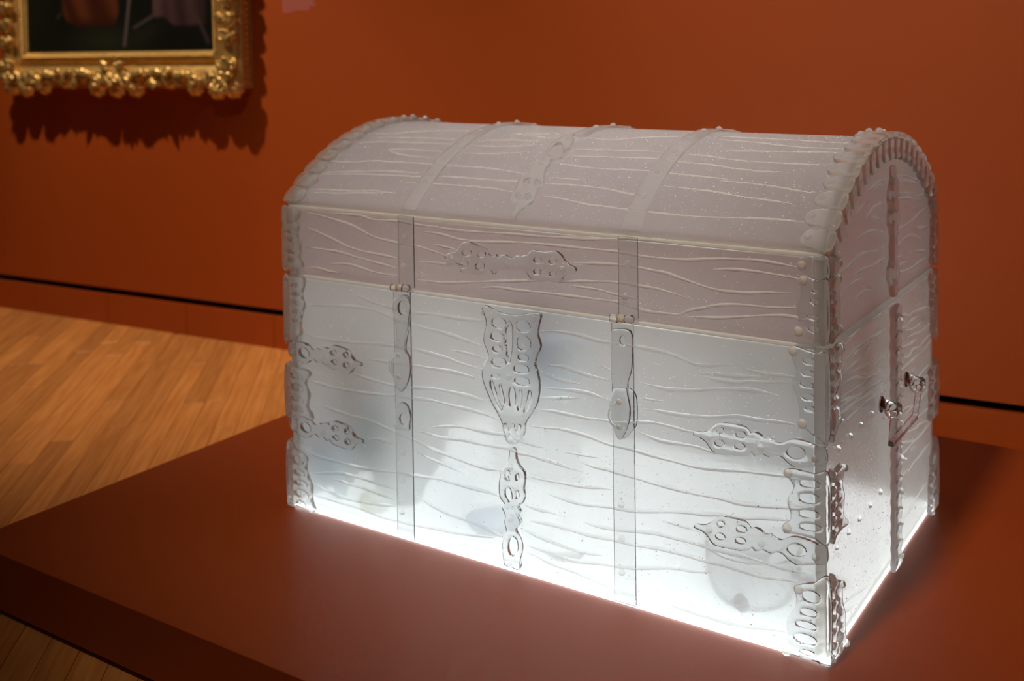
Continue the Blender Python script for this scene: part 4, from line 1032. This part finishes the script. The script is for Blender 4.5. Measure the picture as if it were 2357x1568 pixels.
# canvas, painted per vertex
def paint_mat():
    m, nt, out = new_mat('oil_paint')
    p = N(nt, 'BsdfPrincipled'); nt.links.new(p.outputs[0], out.inputs[0])
    a = N(nt, 'Attribute'); a.attribute_name = 'paint'; nt.links.new(a.outputs['Color'], p.inputs['Base Color'])
    p.inputs['Roughness'].default_value = 0.5; p.inputs['Specular IOR Level'].default_value = 0.25
    return m
def mix3(a, b, t):
    t = max(0.0, min(1.0, t)); return tuple(x*(1-t)+y*t for x, y in zip(a, b))
def sm(e0, e1, x):
    t = max(0.0, min(1.0, (x-e0)/(e1-e0))); return t*t*(3-2*t)
def seg_d(p, a, b):
    p, a, b = Vector(p), Vector(a), Vector(b); t = max(0, min(1, (p-a).dot(b-a)/(b-a).length_squared)); return (p-a-(b-a)*t).length
def paint(s, z):
    c = (0.0045, 0.0050, 0.0028)
    g = math.exp(-((s+1.80)/0.16)**2 - ((z-0.885)/0.055)**2); c = mix3(c, (0.020, 0.026, 0.011), g)
    g = math.exp(-((s+1.62)/0.07)**2 - ((z-0.905-0.35*(s+1.62))/0.025)**2); c = mix3(c, (0.018, 0.021, 0.009), 0.8*g)
    c = mix3(c, (0.010, 0.013, 0.006), 0.5*sm(-1.95, -2.15, s))
    hem = 0.936 + 0.35*max(0, abs(s+1.845)-0.085) + 1.6*max(0, abs(s+1.872)-0.118)
    d = sm(hem-0.006, hem+0.008, z)*sm(-2.016, -2.000, s)*sm(-1.728, -1.742, s)
    fold = 0.5+0.5*math.sin((s+0.45*(z-0.95))*46) ; col = mix3((0.060, 0.010, 0.003), (0.185, 0.045, 0.010), fold*(0.55+0.45*math.sin(s*23+z*9)))
    col = mix3((0.045, 0.008, 0.003), col, sm(0.935, 0.985, z)); c = mix3(c, col, d)
    hem2 = 0.962 if s < -1.53 else 0.962 - 0.030*sm(-1.53, -1.47, s)
    d = sm(hem2-0.006, hem2+0.008, z)*sm(-1.578, -1.568, s)*sm(-1.330, -1.355, s)
    col = mix3((0.150, 0.078, 0.080), (0.045, 0.019, 0.020), sm(-1.553, -1.515, s)); col = mix3(col, (0.085, 0.038, 0.043), 0.5+0.5*math.sin(s*70+z*12)*sm(-1.52, -1.49, s))
    c = mix3(c, col, d)
    dd = seg_d((s, z), (-1.680, 1.03), (-1.708, 0.872)); c = mix3(c, (0.150, 0.110, 0.110), 0.85*sm(0.0095, 0.004, dd))
    dd = seg_d((s, z), (-1.660, 0.930), (-1.578, 0.966)); c = mix3(c, (0.095, 0.070, 0.062), 0.8*sm(0.0085, 0.003, dd))
    dd = seg_d((s, z), (-1.376, 0.960), (-1.330, 0.878)); c = mix3(c, (0.075, 0.048, 0.045), 0.7*sm(0.011, 0.004, dd))
    dd = seg_d((s, z), (-2.02, 0.985), (-2.035, 0.972)); c = mix3(c, (0.05, 0.05, 0.06), 0.6*sm(0.008, 0.003, dd))
    return tuple(x*0.55 for x in c)
zs = [ZB-0.002 + 0.0042*k for k in range(60)] + [ZB+0.27+0.05*k for k in range(17)]
ss = [SL-0.002 + (SR-SL+0.004)*k/200 for k in range(201)]
V = [wp(s, 0.046, z) for z in zs for s in ss] 
ns = len(ss)
F = [(i*ns+j, i*ns+j+1, (i+1)*ns+j+1, (i+1)*ns+j) for i in range(len(zs)-1) for j in range(ns-1)]
cme = make_mesh('canvas', V, F, paint_mat(), True)
at = cme.color_attributes.new('paint', 'FLOAT_COLOR', 'POINT')
at.data.foreach_set('color', [c for z in zs for s in ss for c in (*paint(s, z), 1.0)])
tag(obj('canvas', cme, fr), 'dark green canvas with an orange and a mauve skirt')

# ------------------------------------------------------------------ wall text
mat_vinyl = principled('pink_vinyl', (0.50, 0.15, 0.13), 0.5)
mat_backing = principled('label_backing', (0.34, 0.038, 0.018), 0.45)
wt = tag(empty('wall_text', wp(-0.985, 0.0, 0.955)), 'small block of pale pink wall text right of the gilt frame', 'wall text')
zz = 1.060; line = 0
tr = random.Random(5)
while zz > 0.9615:
    s = -1.0575; e = -0.918 - tr.uniform(0, 0.016)
    if zz < 0.985: e = -0.952
    if zz < 0.970: e = -1.0205
    while s < e:
        w = min(tr.uniform(0.006, 0.016), e-s)
        if w > 0.002: obj('word', wall_box('word', s, s+w, 0.0001, 0.0006, zz-0.0024, zz+0.0018, mat_vinyl), wt)
        s += w + 0.0022
    zz -= 0.0062; line += 1
